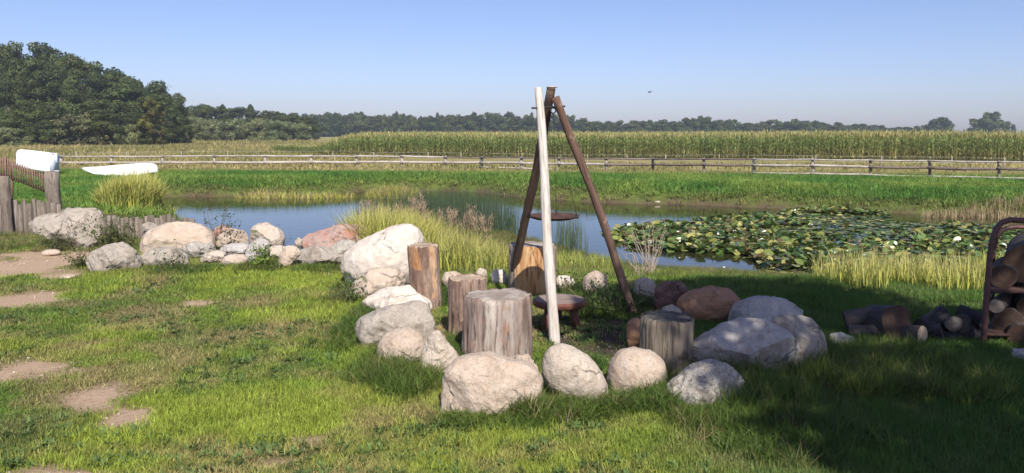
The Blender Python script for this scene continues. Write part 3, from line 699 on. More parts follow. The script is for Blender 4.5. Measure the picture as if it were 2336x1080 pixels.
# ------------------------------------------------------------------ rail fence
post_px = [(140,378),(255,380),(372,380),(490,381),(605,382),(710,382),(814,382),(917,383),(1016,383),(1099,384),(1190,388),(1275,389),(1383,391),(1490,390),(1605,395),(1720,398),(1853,402),(1985,404),(2120,406),(2278,410),(2420,414),(2580,419)]
top_t = [(0,358),(600,356),(917,357),(1100,360),(1300,362),(1500,363),(1850,364),(2000,366),(2280,370),(2600,374)]
mid_t = [(0,372),(600,371),(917,370),(1100,371),(1300,374),(1500,376),(1850,378),(2000,381),(2280,386),(2600,391)]
low_t = [(1000,380),(1190,384),(1650,393),(1850,396),(2000,399),(2280,407),(2600,413)]
fe = empty('rail_fence', hit(post_px[8][0], post_px[8][1])); tag(fe, 'long weathered wooden post and rail fence running behind the pond', 'fence')
fe_loc = np.array(fe.location)
PW = []
for px, py in post_px: PW.append(hit(px, py))
def yat(px): return float(np.interp(px, [p[0] for p in post_px], [w_[1] for w_ in PW]))
for i, ((px, py), wp) in enumerate(zip(post_px, PW)):
    Yp = wp[1]; t = at(px, lerp_px(top_t, px)-2.5, Yp); mb = MB(); dark = (px in (1490, 1985, 2120)) 
    r = 0.085*Yp/44
    mb.tube([(wp[0], Yp, wp[2]-0.2), (wp[0]+random.uniform(-.02, .02), Yp, (wp[2]+t[2])/2), (t[0], Yp, t[2])], [r, r*0.95, r*0.9], 8, wob=0.15, seed=i)
    mb.build('post', WM['rail_dark' if dark else 'post'], fe, loc=fe_loc)
for tab, rr, start, end, nm in ((top_t, 0.045, 0, 99, 't'), (mid_t, 0.065, 0, 99, 'm'), (low_t, 0.055, 15, 99, 'l'), (low_t, 0.04, 9, 11, 'l')):
    for i in range(len(post_px)-1):
        if i < start or i >= end: continue
        a, b_ = post_px[i][0], post_px[i+1][0]
        Ya, Yb = yat(a)-0.10, yat(b_)-0.10
        P0 = at(a-4, lerp_px(tab, a)+random.uniform(-.8, .8), Ya-random.uniform(0, .04)); P1 = at(b_+4, lerp_px(tab, b_)+random.uniform(-.8, .8), Yb-random.uniform(0, .04))
        r0 = rr*(Ya/44)*random.uniform(0.85, 1.15)*(1.15 if a > 1600 and nm == 'm' else 1)
        M_ = P0*0.5+P1*0.5+np.array([0, 0, random.uniform(-.03, .01)])
        dark = (a >= 1280 and a < 1720) or (nm == 'm' and a >= 1900) or (nm == 't' and 1000 < a < 1300)
        MB().tube([P0, P0*.7+M_*.3, M_, M_*.3+P1*.7, P1], [r0*1.1, r0, r0, r0*.95, r0*.9], 8, wob=0.2, seed=i).build('rail', WM['rail_dark' if dark else 'rail'], fe, loc=fe_loc)
# thin wire fence behind
wf = empty('wire_fence', hit(1500, 378)); wl = np.array(wf.location); tag(wf, 'thin posts and wires of the electric fence just behind the wooden rails', 'fence')
M_wire = simple('galvanised_wire', (0.5, 0.5, 0.48), 0.4, 0.5)
wpx = [(175,372),(290,372),(415,370),(520,369),(760,368),(853,372),(977,372),(1052,374),(1240,378),(1340,380),(1430,380),(1518,382),(1640,380),(1860,384),(2010,386),(2170,388),(2290,392)]
WP = []
for px, py in wpx:
    h_ = hit(px, py); h_[2] = hgt(h_[0], h_[1]); tp = h_+np.array([0, 0, 0.8]); WP.append(tp)
    MB().tube([h_-np.array([0, 0, .1]), tp], 0.025, 6).build('wire_fence_post', WM['post'], wf, loc=wl)
for dz in (0.0, 0.35):
    for a, b_ in zip(WP[:-1], WP[1:]):
        MB().tube([a-np.array([0, 0, dz+.03]), b_-np.array([0, 0, dz+.03])], 0.005, 4).build('wire', M_wire, wf, loc=wl)

# ------------------------------------------------------------------ rocks
ROCKN = [0]
def rock(outline, base_y, mat, label, name='boulder', depth=0.8, rough=0.05, cuts=0, cutr=0.86, sub=5, seed=None, group=None, planes=(), box=0.0):
    """a stone whose front silhouette follows an outline given at its own distance"""
    ROCKN[0] += 1
    if cuts: sub = 6; cuts += 2
    seed = seed or ROCKN[0]; rng = np.random.default_rng(seed*13+1)
    if len(outline) == 4 and np.isscalar(outline[0]):
        x0, y0, x1, y1 = outline; nn = 12; e = 0.85
        outline = []
        for k_ in range(nn):
            a = 2*math.pi*k_/nn; q = 1+rng.uniform(-0.07, 0.07)
            outline.append(((x0+x1)/2+(x1-x0)/2*q*np.sign(math.cos(a))*abs(math.cos(a))**e, (y0+y1)/2-(y1-y0)/2*q*np.sign(math.sin(a))*abs(math.sin(a))**e))
    O = np.array(outline, float); pc = O[:, 0].mean()
    f0 = hit(pc, base_y); wpx = O[:, 0].max()-O[:, 0].min()
    W = wpx/F*f0[1]; D = W*depth; Yc = f0[1]+D*0.42
    Wp = np.array([at(a, b_, Yc) for a, b_ in O]); cx_, cz_ = (Wp[:, 0].max()+Wp[:, 0].min())/2, (Wp[:, 2].max()+Wp[:, 2].min())/2
    ang = np.arctan2(Wp[:, 2]-cz_, Wp[:, 0]-cx_); rr = np.hypot(Wp[:, 2]-cz_, Wp[:, 0]-cx_); o_ = np.argsort(ang); ang, rr = ang[o_], rr[o_]
    # dense polygonal radius function, lightly smoothed
    ta = np.linspace(-math.pi, math.pi, 181)[:-1]; px_, pz_ = rr*np.cos(ang), rr*np.sin(ang); tr = np.zeros(len(ta)); n = len(ang)
    for i in range(n):
        j = (i+1) % n; x1_, z1_, x2_, z2_ = px_[i], pz_[i], px_[j], pz_[j]
        a1 = ang[i]; a2 = ang[j]+(2*math.pi if j == 0 else 0)
        for off in (-2*math.pi, 0):
            m_ = (ta >= a1+off-1e-9) & (ta <= a2+off+1e-9); c_, s_ = np.cos(ta[m_]), np.sin(ta[m_])
            den = c_*(z2_-z1_)-s_*(x2_-x1_); tr[m_] = np.abs((x1_*(z2_-z1_)-z1_*(x2_-x1_))/np.where(np.abs(den) < 1e-9, 1e-9, den))
    ks = 5; tr = sum(np.roll(tr, q) for q in range(-ks, ks+1))/(2*ks+1)
    bm = bmesh.new(); bmesh.ops.create_icosphere(bm, subdivisions=sub, radius=1)
    P = np.array([v.co[:] for v in bm.verts])
    if box: 
        mx = np.abs(P).max(1)[:, None]; P = P*(1-box)+P/mx*box*0.8
    # angular breaks
    for _ in range(cuts):
        nv = np.array([rng.uniform(-1, 1), -rng.uniform(0.45, 1.1), rng.uniform(-0.5, 1.0)])
        nv /= np.linalg.norm(nv); c_ = cutr*rng.uniform(0.72, 0.9); d_ = P@nv; ex = np.maximum(0, d_-c_); P = P-nv*(ex*0.93)[:, None]
    for nv, c_ in planes:
        nv = np.array(nv, float); nv /= np.linalg.norm(nv); ex = np.maximum(0, P@nv-c_); P = P-nv*(ex*0.97)[:, None]
    th = np.arctan2(P[:, 2], P[:, 0]); rho = np.hypot(P[:, 0], P[:, 2]); R_ = np.interp(th, np.append(ta, math.pi), np.append(tr, tr[0]))
    Q = np.stack([rho*R_*np.cos(th), P[:, 1]*D/2, rho*R_*np.sin(th)], 1)
    size = (W+tr.mean()*2)/2; nd = P/np.linalg.norm(P, axis=1)[:, None]
    fr_ = 1/size
    rough = rough*1.15; disp = rough*1.2*fbm(Q*fr_*2.4+seed*7.7, 3)+rough*0.55*(1-2*np.abs(fbm(Q*fr_*5+seed*3.3, 3)))+rough*0.4*fbm(Q*fr_*13+seed, 4)
    Q = Q+nd*(disp*size)[:, None]
    for ax_, lo_, hi_ in ((0, Wp[:, 0].min()-cx_, Wp[:, 0].max()-cx_), (2, Wp[:, 2].min()-cz_, Wp[:, 2].max()-cz_)):   # keep the traced extents
        a_, b2_ = Q[:, ax_].min(), Q[:, ax_].max(); Q[:, ax_] = lo_+(Q[:, ax_]-a_)*(hi_-lo_)/(b2_-a_)
    base = np.array([cx_, Yc, min(hgt(cx_, Yc), cz_)]); Q = Q+np.array([cx_, Yc, cz_])-base
    for v, q in zip(bm.verts, Q): v.co = q
    o = bobj(name, bm, RM[mat], smooth=True, loc=base)
    if cuts:
        for p_ in o.data.polygons: pass
    return tag(o, label, 'rock', group)

R = rock
# left pile
R([(66,520),(72,500),(110,488),(160,476),(200,474),(232,486),(234,510),(222,545),(205,568),(170,572),(150,555),(110,545),(90,530),(70,530)], 572, 'grey', 'big pale grey split slab at the left end of the stone pile', depth=0.6, planes=(((-0.5, -1, 0.7), 0.5), ((0.75, -1, 0.25), 0.5), ((0.1, -1, -0.5), 0.55)), cuts=3, rough=0.05, sub=6, cutr=0.8)
R([(198,592),(215,572),(250,558),(275,553),(300,572),(318,600),(314,622),(260,632),(212,628)], 626, 'grey', 'grey beige domed boulder at the front left of the stone pile', cuts=3)
R([(320,572),(325,545),(350,520),(385,508),(425,506),(460,516),(482,535),(492,562),(480,590),(400,600),(330,600)], 585, 'peach', 'large smooth peach coloured boulder topping the left of the pile', depth=0.7, sub=6, cuts=2, cutr=0.93, rough=0.035)
R([(315,600),(322,575),(350,564),(395,565),(425,580),(432,608),(400,622),(330,620)], 616, 'grey', 'grey cracked boulder below the large smooth peach coloured one', cuts=5)
R([(412,560),(440,552),(485,556),(492,575),(470,590),(425,585)], 596, 'mottled', 'dark hollow stone under the right end of the large peach boulder', 'stone', cuts=4, rough=0.08)
R([(322,512),(340,507),(357,514),(356,530),(335,534),(322,528)], 560, 'grey', 'small grey stone peeping out behind the large peach boulder, by the stakes', 'stone', cuts=2)
R([(455,596),(468,578),(495,571),(515,576),(512,600),(480,606),(458,606)], 607, 'tan', 'flat tan stone right of the cracked grey boulder at the lawn edge', 'stone', cuts=4)
R([(500,572),(512,557),(555,555),(568,562),(560,580),(520,586)], 600, 'bluegrey', 'flat blue grey stone resting on the pink wedge in the pile', 'stone', cuts=4)
R([(503,600),(515,582),(555,580),(564,592),(555,608),(515,611)], 610, 'pinkish', 'pink wedge stone at the foot of the pile beneath the blue grey one', 'stone', cuts=4)
R([(556,590),(566,560),(590,543),(612,550),(614,572),(590,592),(568,604)], 606, 'bluegrey', 'upright white streaked stone in the middle of the pile', 'stone', cuts=4)
R([(478,548),(486,520),(508,512),(530,518),(530,548),(500,556)], 575, 'red', 'reddish pink stone behind the flat topped salmon one', 'stone', cuts=3)
R([(495,560),(505,532),(530,522),(558,526),(568,545),(566,566),(520,572)], 582, 'pinkish', 'flat topped salmon stone left of the tan dome', 'stone', cuts=3)
R([(570,545),(574,520),(592,507),(612,507),(635,522),(650,545),(648,566),(600,574),(575,566)], 588, 'tan', 'rounded tan dome boulder standing against the water', 'boulder', cuts=1)
R([(606,575),(620,560),(648,560),(655,575),(640,590),(612,590)], 598, 'tan', 'small tan stone at the right foot of the dome boulder', 'stone', cuts=3)
R([(632,604),(640,580),(655,560),(676,560),(686,578),(672,594),(660,612),(640,616)], 616, 'peach', 'small upright peach stone pair leaning between the bush and the grey slab', 'stone', cuts=5)
R([(672,552),(680,542),(690,548),(690,562),(678,566)], 590, 'pinkish', 'tiny pink stone at the left tip of the red slab', 'stone', cuts=2)
R([(685,560),(700,540),(740,522),(790,512),(832,513),(845,530),(842,556),(800,580),(720,585)], 598, 'red', 'large flat pinkish red slab left of the big white boulder', 'boulder', depth=0.7, cuts=5, sub=6, cutr=0.85)
R([(668,600),(678,572),(700,562),(750,562),(792,575),(800,600),(780,612),(720,612),(680,612)], 613, 'grey', 'broken grey slab stone lying in front of the red slab', 'boulder', depth=0.6, cuts=7, cutr=0.8)
R([(745,570),(770,552),(805,548),(815,570),(805,605),(765,612)], 618, 'mottled', 'grey stone wedged between the red slab and the big white boulder', 'stone', cuts=4)
# ring, left side
R([(777,606),(786,575),(825,547),(875,527),(912,511),(945,512),(962,530),(970,562),(968,610),(945,650),(880,668),(815,660),(786,640)], 664, 'white', 'largest white boulder rising to a peak beside the leaning log', depth=0.75, sub=6, rough=0.03)
R([(795,672),(812,640),(838,616),(880,609),(922,614),(928,655),(905,680),(850,694),(800,692)], 690, 'peach', 'peach boulder tucked under the front of the largest white boulder', cuts=4, cutr=0.88)
R([(824,690),(860,668),(930,654),(965,674),(988,702),(978,722),(900,728),(838,720)], 722, 'white', 'low white stone between the peach boulder and the flat grey one', 'stone', cuts=4, cutr=0.85)
R([(811,755),(822,728),(858,708),(920,696),(972,688),(982,720),(994,757),(988,790),(930,805),(850,796),(815,782)], 796, 'grey', 'broad flat grey tan boulder behind the round stone on the left arc', depth=0.8, cuts=4, sub=6, cutr=0.86)
R([(861,797),(868,770),(890,752),(925,747),(960,758),(976,785),(971,818),(940,838),(890,838),(864,822)], 838, 'pinkish', 'round pinkish tan stone at the left front of the ring', 'stone', depth=0.85, sub=6, rough=0.03)
R([(962,805),(972,775),(998,755),(1020,775),(1050,818),(1044,852),(992,868),(958,845)], 862, 'tan', 'tan wedge stone between the round stone and the big front boulder', 'stone', cuts=5, sub=6)
# front
R([(1003,872),(1010,842),(1045,816),(1090,806),(1125,809),(1165,826),(1215,834),(1240,868),(1240,905),(1190,948),(1060,970),(1004,968)], 960, 'pinkish', 'largest boulder at the front of the ring before the tall stump', depth=0.7, cuts=3, cutr=0.92, sub=6, rough=0.03)
R([(1150,835),(1178,814),(1212,808),(1228,846),(1235,885),(1180,890)], 888, 'pinkish', 'narrow stone wedged behind the right shoulder of the largest front boulder', 'stone', cuts=3)
R([(1237,830),(1245,800),(1268,785),(1300,788),(1345,815),(1375,855),(1388,890),(1380,915),(1350,926),(1290,908),(1250,882),(1236,855)], 922, 'tan', 'tilted egg shaped tan boulder in front of the pale pole', depth=0.75, sub=6, rough=0.018)
R([(1384,862),(1389,828),(1410,801),(1445,792),(1490,800),(1516,825),(1522,858),(1508,898),(1470,915),(1410,908),(1388,892)], 908, 'pinkish', 'round speckled pink granite boulder right of the egg shaped one', depth=0.85, sub=6, rough=0.022)
R([(1518,882),(1553,850),(1600,830),(1635,823),(1670,840),(1695,870),(1702,908),(1686,944),(1600,955),(1545,940),(1520,905)], 944, 'mottled', 'mottled black and white boulder at the right front of the ring', depth=0.8, cuts=2, cutr=0.9, sub=6, rough=0.045)
# right side
R([(1566,802),(1590,775),(1640,746),(1700,729),(1755,732),(1812,768),(1820,822),(1805,866),(1700,895),(1620,868),(1568,832)], 878, 'bluegrey', 'largest shaded grey boulder with a broken front behind the mottled one', depth=0.8, planes=(((-0.25, -1, -0.75), 0.38), ((0.45, -1, -0.5), 0.45), ((0, -0.75, 1), 0.62)), cuts=2, cutr=0.9, sub=6, rough=0.03)
R([(1745,770),(1768,725),(1815,718),(1860,732),(1888,764),(1888,805),(1866,848),(1800,862),(1750,840)], 858, 'grey', 'upright shaded boulder at the right end of the ring', depth=0.8, cuts=3, sub=6, rough=0.03)
R([(1664,738),(1672,700),(1700,680),(1760,677),(1810,690),(1836,716),(1834,760),(1760,780),(1680,770)], 772, 'bluegrey', 'pale blue grey boulder lying behind the largest shaded one', depth=0.7, cuts=2, sub=6)
R([(1544,692),(1568,666),(1620,653),(1665,661),(1690,684),(1680,715),(1640,742),(1580,742),(1552,720)], 740, 'brown', 'smooth rust brown boulder in the shade', depth=0.75, rough=0.035, sub=6)
R([(1490,690),(1496,655),(1520,640),(1555,642),(1572,660),(1568,700),(1520,715),(1494,706)], 712, 'darkred', 'dark red stone left of the rust brown boulder', 'stone', cuts=3)
R([(1505,722),(1515,702),(1535,695),(1552,705),(1560,725),(1535,740)], 745, 'tan', 'small tan stone showing just behind the top of the shaded stump', 'stone')
R([(1428,760),(1434,735),(1452,725),(1472,735),(1474,780),(1450,800),(1432,792)], 797, 'brown', 'small brown stone at the left side of the shaded stump', 'stone')
R([(1444,665),(1450,640),(1470,632),(1494,640),(1500,665),(1494,688),(1455,690)], 690, 'tan', 'small rounded tan stone at the foot of the right brown pole', 'stone')
R([(1328,655),(1335,630),(1358,617),(1382,626),(1390,650),(1384,680),(1340,682)], 684, 'pinkish', 'pale pinkish cone shaped stone at the back of the ring', 'stone', sub=6)
R([(1264,642),(1275,629),(1300,629),(1312,642),(1305,660),(1270,662)], 664, 'white', 'small pale stone just right of the pale pole at the back', 'stone', cuts=3)
R([(1118,630),(1130,614),(1150,616),(1158,632),(1152,652),(1124,652)], 655, 'white', 'small pale stone left of the split orange stump', 'stone')
R([(1084,622),(1094,611),(1108,616),(1112,630),(1100,638),(1086,634)], 650, 'tan', 'tiny tan stone behind the low left stump', 'stone')
R([(1008,640),(1015,622),(1040,619),(1060,630),(1058,655),(1020,660)], 668, 'peach', 'small peach stone touching the back of the low left stump', 'stone')
R([(1888,785),(1895,762),(1920,758),(1948,772),(1950,790),(1920,800),(1892,800)], 800, 'bluegrey', 'small grey stone in the shade right of the ring', 'stone', cuts=3)
R([(2310,815),(2318,798),(2350,796),(2360,815),(2340,830),(2315,828)], 830, 'bluegrey', 'pale block stone under the log rack', 'stone', cuts=5, box=0.6)
R([(135,634),(145,627),(170,627),(176,633),(160,638),(140,638)], 639, 'peach', 'small flat pale stone lying alone in the lawn on the left', 'stone')
R([(96,576),(105,570),(125,569),(138,578),(120,586),(100,585)], 586, 'peach', 'low sandy stone lying before the split slab', 'stone')
# stones on the muddy far shore
for px, py, wd, lb in ((1905,481,12,'pale shore stone just left of the largest one, above the lily patch'),(1935,483,16,'largest pale stone on the muddy far shore above the lily patch'),(1570,466,10,'small pale stone on the far shore above the open blue water'),(1500,463,9,'leftmost small stone on the far shore, nearest the tripod'),(1745,472,9,'small stone on the far shore where the lily patch begins'),(2095,490,8,'rightmost small stone on the far shore')):
    R((px-wd, py-6, px+wd, py+2), py+1, 'tan', lb, 'shore_stone', group='stones along the far shore')

# ------------------------------------------------------------------ stumps
def stump(name, x0, y0, x1, ytop_c, base_y, bark, cut, label, tilt=0.0, groove=0.06, flare=0.06, seed=1, peel=(), dz=0.0):
    """round log stood on end: x0..x1 px width at the top, ytop_c px of the cut face's centre"""
    pc = (x0+x1)/2; f0 = hit(pc, base_y); r = (x1-x0)/F*f0[1]/2; Yc = f0[1]+r*0.95; r = (x1-x0)/F*Yc/2
    c = at(pc, ytop_c, Yc); gz = hgt(c[0], Yc); H = c[2]-gz
    root = empty(name, (c[0], Yc, gz)); tag(root, label, 'stump')
    n, m = 120, 30; a = np.linspace(0, 2*np.pi, n, endpoint=False); V = []; PM = []; ad = np.degrees(a)
    for k_ in range(m+1):
        t = k_/m; zz = -0.06+(H+0.06)*t
        pr = r*(1+flare*(1-t)**2)
        q = fbm(np.stack([np.cos(a)*1.1+seed*5, np.sin(a)*1.1, np.full(n, t*0.4)], 1), 2)*0.09
        g_ = fbm(np.stack([np.cos(a)*7+seed*9, np.sin(a)*7, np.full(n, zz*2.5)], 1), 3)*groove
        edge = -0.035*max(0, (t-0.94)/0.06)
        pk = np.zeros(n)
        for a0_, a1_, t0_, t1_ in peel:
            nz_ = fbm(np.stack([np.cos(a)*4+seed, np.sin(a)*4, np.full(n, t*3.0)], 1), 3)
            dd_ = np.minimum(np.minimum(ad-a0_, a1_-ad)/18, np.minimum(t-t0_, t1_-t)*H/0.07)+nz_*0.9
            pk = np.maximum(pk, sstep(-0.2, 0.5, dd_))
        PM.append(pk); g_ = g_*(1-0.6*pk)-0.035*pk-0.05*np.maximum(0, np.abs(fbm(np.stack([np.cos(a)*2.6+seed*4, np.sin(a)*2.6, np.full(n, t*0.8)], 1), 2))*-6+0.5)
        rr = pr*(1+q+g_+edge); zz_ = zz+(0.018*fbm(np.stack([np.cos(a)*5, np.sin(a)*5, np.full(n, seed*1.0)], 1), 2) if k_ == m else 0); V.append(np.stack([np.cos(a)*rr+tilt*zz, np.sin(a)*rr, zz+np.zeros(n)+(zz_-zz)], 1))
    top = V[-1].copy(); V = np.vstack(V)
    i = np.arange(m)[:, None]; j = np.arange(n)[None]
    Q = np.stack([i*n+j, i*n+(j+1) % n, (i+1)*n+(j+1) % n, (i+1)*n+j], -1).reshape(-1, 4)
    nobj('bark', V, [Q], WM[bark], root, True, {'peeled': ('FLOAT', np.concatenate(PM))})
    # cut face: rings of vertices with a slightly uneven surface and radial checks
    TVv = [np.array([[tilt*H, 0, 0.0]])]; cen = np.array([tilt*H, 0, H]); rings = 8
    for k_ in range(1, rings+1):
        f = k_/rings; ring = cen+(top-cen)*f*np.array([0.995, 0.995, 1])
        ring[:, 2] = H+(ring[:, 2]-H)*f**4+0.006*fbm(np.stack([ring[:, 0]*20, ring[:, 1]*20, np.full(n, seed*2.0)], 1), 3)-0.012*np.maximum(0, vnoise(np.stack([np.cos(a)*3.5, np.sin(a)*3.5, np.full(n, seed*1.0)], 1))-0.45)-(0.008 if k_ == rings else 0)
        TVv.append(ring)
    TVv[0][0, 2] = H+0.002; TVm = np.vstack(TVv)
    T = np.array([[0, 1+q, 1+(q+1) % n] for q in range(n)]); Q2 = []
    i = np.arange(rings-1)[:, None]; Q2 = np.stack([1+i*n+j, 1+(i+1)*n+j, 1+(i+1)*n+(j+1) % n, 1+i*n+(j+1) % n], -1).reshape(-1, 4)
    off = np.array([tilt*H, 0, H]); o = nobj('cut_face', TVm-off, [T, Q2], EM[cut], root, True, loc=off)
    return root, r, H
stump('stump', 1057, 0, 1212, 672, 838, 'bark_grey', 'grey', 'tallest grey weathered stump at the front inside the ring', groove=0.07, seed=1, flare=0.05, peel=())
stump('stump', 1020, 0, 1112, 634, 775, 'bark_brown', 'tan', 'rough barked brown stump behind the left of the tallest grey one', seed=2, groove=0.10)
stump('stump', 1458, 0, 1586, 722, 866, 'bark_dark', 'dark', 'dark shaded stump with a blackened top on the right of the ring', seed=3, groove=0.06, flare=0.08)
s3, r3, h3 = stump('log_post', 938, 0, 1009, 560, 712, 'bark_peeled', 'tan', 'tall log stood on end against the largest white boulder', seed=4, tilt=-0.05, groove=0.06, flare=0.0, peel=((205, 262, 0.68, 1.1), (294, 322, 0.25, 1.1)))
s4, r4, h4 = stump('stump', 1160, 0, 1272, 557, 676, 'bark_split', 'grey', 'stump with a split orange face at the back of the ring', seed=5, groove=0.06, flare=0.05, peel=((222, 312, -0.2, 1.1),))
# ------------------------------------------------------------------ tripod and hanging pan
def pole(pa, pb, ra, rb, name, mat, root, loc, seed, wob=0.10, bend=0.02, n=14, m=26):
    pa, pb = np.array(pa), np.array(pb); rg = np.random.default_rng(seed); L = np.linalg.norm(pb-pa); b1 = rg.normal(0, bend, 3)
    pts = [pa+(pb-pa)*t+b1*math.sin(t*math.pi)+np.array([0.006*math.sin(9*t+seed), 0, 0]) for t in np.linspace(0, 1, m)]
    rad = [(ra+(rb-ra)*t)*(1+0.03*math.sin(t*23+seed)) for t in np.linspace(0, 1, m)]
    V, Q, T = tube([p-pa for p in pts], rad, n, True, wob, seed)
    # keep the grain along the pole: mesh in a local frame whose Z is the pole's axis
    z = Vector(pb-pa).normalized(); rot = z.to_track_quat('Z', 'X').to_matrix(); Vl = V@np.array(rot)
    o = nobj(name, Vl, [Q, T], mat, root, True, loc=pa-np.array(loc)); o.rotation_mode = 'QUATERNION'; o.rotation_quaternion = rot.to_quaternion(); return o
f1 = hit(1265, 788)+np.array([0, 0.03, -0.05]); f2 = hit(1163, 660)+np.array([0, 0, -0.05]); f3 = hit(1452, 716)+np.array([0, 0, -0.08])
t1 = at(1229, 202, 6.62); t2 = at(1259, 203, 6.80); t3 = at(1268, 222, 6.74)
tl = np.array([(f1[0]+f2[0]+f3[0])/3, (f1[1]+f2[1]+f3[1])/3, 0.0])
tri = empty('tripod', tl); tag(tri, 'tall campfire tripod of one pale and two dark wooden poles', 'tripod')
PW_ = 6.3/F
o = pole(f1, t1, 12.5*PW_, 9.5*PW_, 'pole', WM['pale_pole'], tri, tl, 1, bend=0.006); tag(o, 'pale peeled front pole')
o = pole(f2, t2, 10*8/F*0.95, 10.5*6.8/F, 'pole', WM['dark_pole'], tri, tl, 2, bend=0.018); tag(o, 'dark brown left rear pole')
o = pole(f3, t3, 9.8*7/F, 9.5*6.7/F, 'pole', WM['brown_pole'], tri, tl, 3, bend=0.008); tag(o, 'reddish brown right rear pole')
def peg(p, q, r=0.008, nm='peg', mt=None): MB().tube([p, q], r, 6).build(nm, mt or M_iron, tri, loc=tl)
peg(at(1214, 247, 6.5), at(1288, 243, 6.85), 0.009, 'bolt')
MB().tube([at(1256+6*math.cos(t), 202+0, 6.8)*0+at(1259, 199, 6.8)+np.array([0.042*math.cos(t), 0.042*math.sin(t), 0]) for t in np.linspace(0, 6.283, 14)], 0.006, 5, cap=False).build('rim', WM['pale_pole'], tri, loc=tl)
apex = at(1262, 250, 6.78)
MB().tube([apex+np.array([0.022*math.cos(t), 0, 0.022*math.sin(t)-0.01]) for t in np.linspace(0, 6.283, 12)], 0.006, 6, cap=False).build('hook_ring', M_iron, tri, loc=tl)
# pan
pcn = at(1262, 495, 6.95); pr = 60/F*6.95
pan = empty('hanging_fire_pan', pcn); tag(pan, 'shallow black iron pan hanging on thin chains from the tripod', 'pan')
prof = [(0.0, -0.022), (0.35, -0.020), (0.7, -0.012), (0.92, 0.004), (1.0, 0.014), (1.02, 0.014), (0.95, -0.002), (0.7, -0.020), (0.35, -0.029), (0.0, -0.031)]
n = 40; V = []; 
for rr, zz in prof: V += [(math.cos(2*math.pi*k_/n)*rr*pr, math.sin(2*math.pi*k_/n)*rr*pr, zz) for k_ in range(n)]
i = np.arange(len(prof)-1)[:, None]; j = np.arange(n)[None]; Q = np.stack([i*n+j, i*n+(j+1) % n, (i+1)*n+(j+1) % n, (i+1)*n+j], -1).reshape(-1, 4)
nobj('bowl', V, [Q], M_rustpan, pan, True)
for k_, an in enumerate((200, 330, 80)):
    a = math.radians(an); q = np.array([math.cos(a)*pr, math.sin(a)*pr, 0.014]); p0 = apex-pcn-np.array([0, 0, 0.03])
    mb = MB(); L = np.linalg.norm(q-p0); nl = int(L/0.03)
    for l_ in range(nl):
        c0 = p0+(q-p0)*(l_/nl); c1_ = p0+(q-p0)*((l_+1.2)/nl); sd = np.array([0.004, 0, 0]) if l_ % 2 else np.array([0, 0.004, 0])
        mb.tube([c0-sd, c1_-sd], 0.0013, 3, cap=False); mb.tube([c0+sd, c1_+sd], 0.0013, 3, cap=False)
    mb.build('chain', M_iron, pan)
    MB().tube([q+np.array([0, 0, 0.02*math.sin(t)])+np.array([math.cos(a), math.sin(a), 0])*0.014*math.cos(t) for t in np.linspace(0, 6.283, 9)], 0.0035, 5, cap=False).build('handle_ring', M_iron, pan)

# ------------------------------------------------------------------ stool
sc_ = at(1276, 682, 6.5); gz = hgt(sc_[0], 6.5); st = empty('stool', (sc_[0], 6.5, gz)); tag(st, 'low round red brown wooden stool between the stumps', 'stool')
sr = 62/F*6.5; H = sc_[2]-gz
prof = [(0, 0), (0.6, 0.001), (0.93, 0), (0.985, -0.006), (1.0, -0.02), (0.99, -0.045), (0.93, -0.055)]
V = []; n = 48
for rr, zz in prof: V += [(math.cos(2*math.pi*k_/n)*rr*sr, math.sin(2*math.pi*k_/n)*rr*sr*1.02, H+zz) for k_ in range(n)]
def rev(V, m, n): 
    i = np.arange(m-1)[:, None]; j = np.arange(n)[None]; return np.stack([i*n+j, (i+1)*n+j, (i+1)*n+(j+1) % n, i*n+(j+1) % n], -1).reshape(-1, 4)
V = np.array(V); nobj('seat_top', V[:3*n], [rev(V, 3, n)], WM['stool_top'], st, True)
V2 = np.vstack([V[2*n:], V[6*n:7*n]*np.array([0.0, 0.0, 1])]); nobj('seat_edge', V2, [rev(V2, 6, n)], WM['stool'], st, True)
for an, sp in ((228, 1.0), (322, 1.0), (90, 1.0)):
    a = math.radians(an); t_ = np.array([math.cos(a)*sr*0.60, math.sin(a)*sr*0.6, H-0.05]); b_ = np.array([math.cos(a)*sr*0.86, math.sin(a)*sr*0.86, -0.02])
    MB().tube([b_, t_], [0.030, 0.036], 4, wob=0.05).build('leg', WM['stool'], st, smooth=False)

# ------------------------------------------------------------------ log rack and firewood at the right
rx = at(2250, 790, 5.95); rk = empty('log_rack', (rx[0]+0.45, 6.15, 0)); rl = np.array(rk.location); tag(rk, 'rust red tubular steel log rack at the right edge', 'log rack')
def hoop(Yh, pxs, rad):
    pts = [at(a, b_, Yh) for a, b_ in pxs]; r_ = pts[-1][0]; L0 = pts[0]
    # mirror to the far side of the rack, out of frame
    xm = r_+0.22; pts2 = pts+[np.array([2*xm-p[0], p[1], p[2]]) for p in pts[::-1]]
    out = []
    for a, b_ in zip(pts2[:-1], pts2[1:]): out += [a*(1-t)+b_*t for t in (0, 0.5)]
    out.append(pts2[-1]); MB().tube(out, rad, 12).build('hoop', M_tube, rk, loc=rl); return xm, pts2
xm, ho = hoop(5.9, [(2242,800),(2246,740),(2252,660),(2258,590),(2263,550),(2272,523),(2285,508),(2305,502),(2340,504)], 0.021)
xm2, ho2 = hoop(6.5, [(2262,760),(2263,700),(2264,620),(2266,570),(2272,545),(2283,528),(2300,520),(2320,518),(2346,520)], 0.019)
MB().tube([ho[1]*0.5+ho[2]*0.5, ho2[1]*0.5+ho2[2]*0.5], 0.016, 8).build('cross_bar', M_tube, rk, loc=rl)
MB().tube([ho[3], ho2[3]], 0.014, 8).build('cross_bar', M_tube, rk, loc=rl)
zsh = at(2270, 668, 5.9)[2]
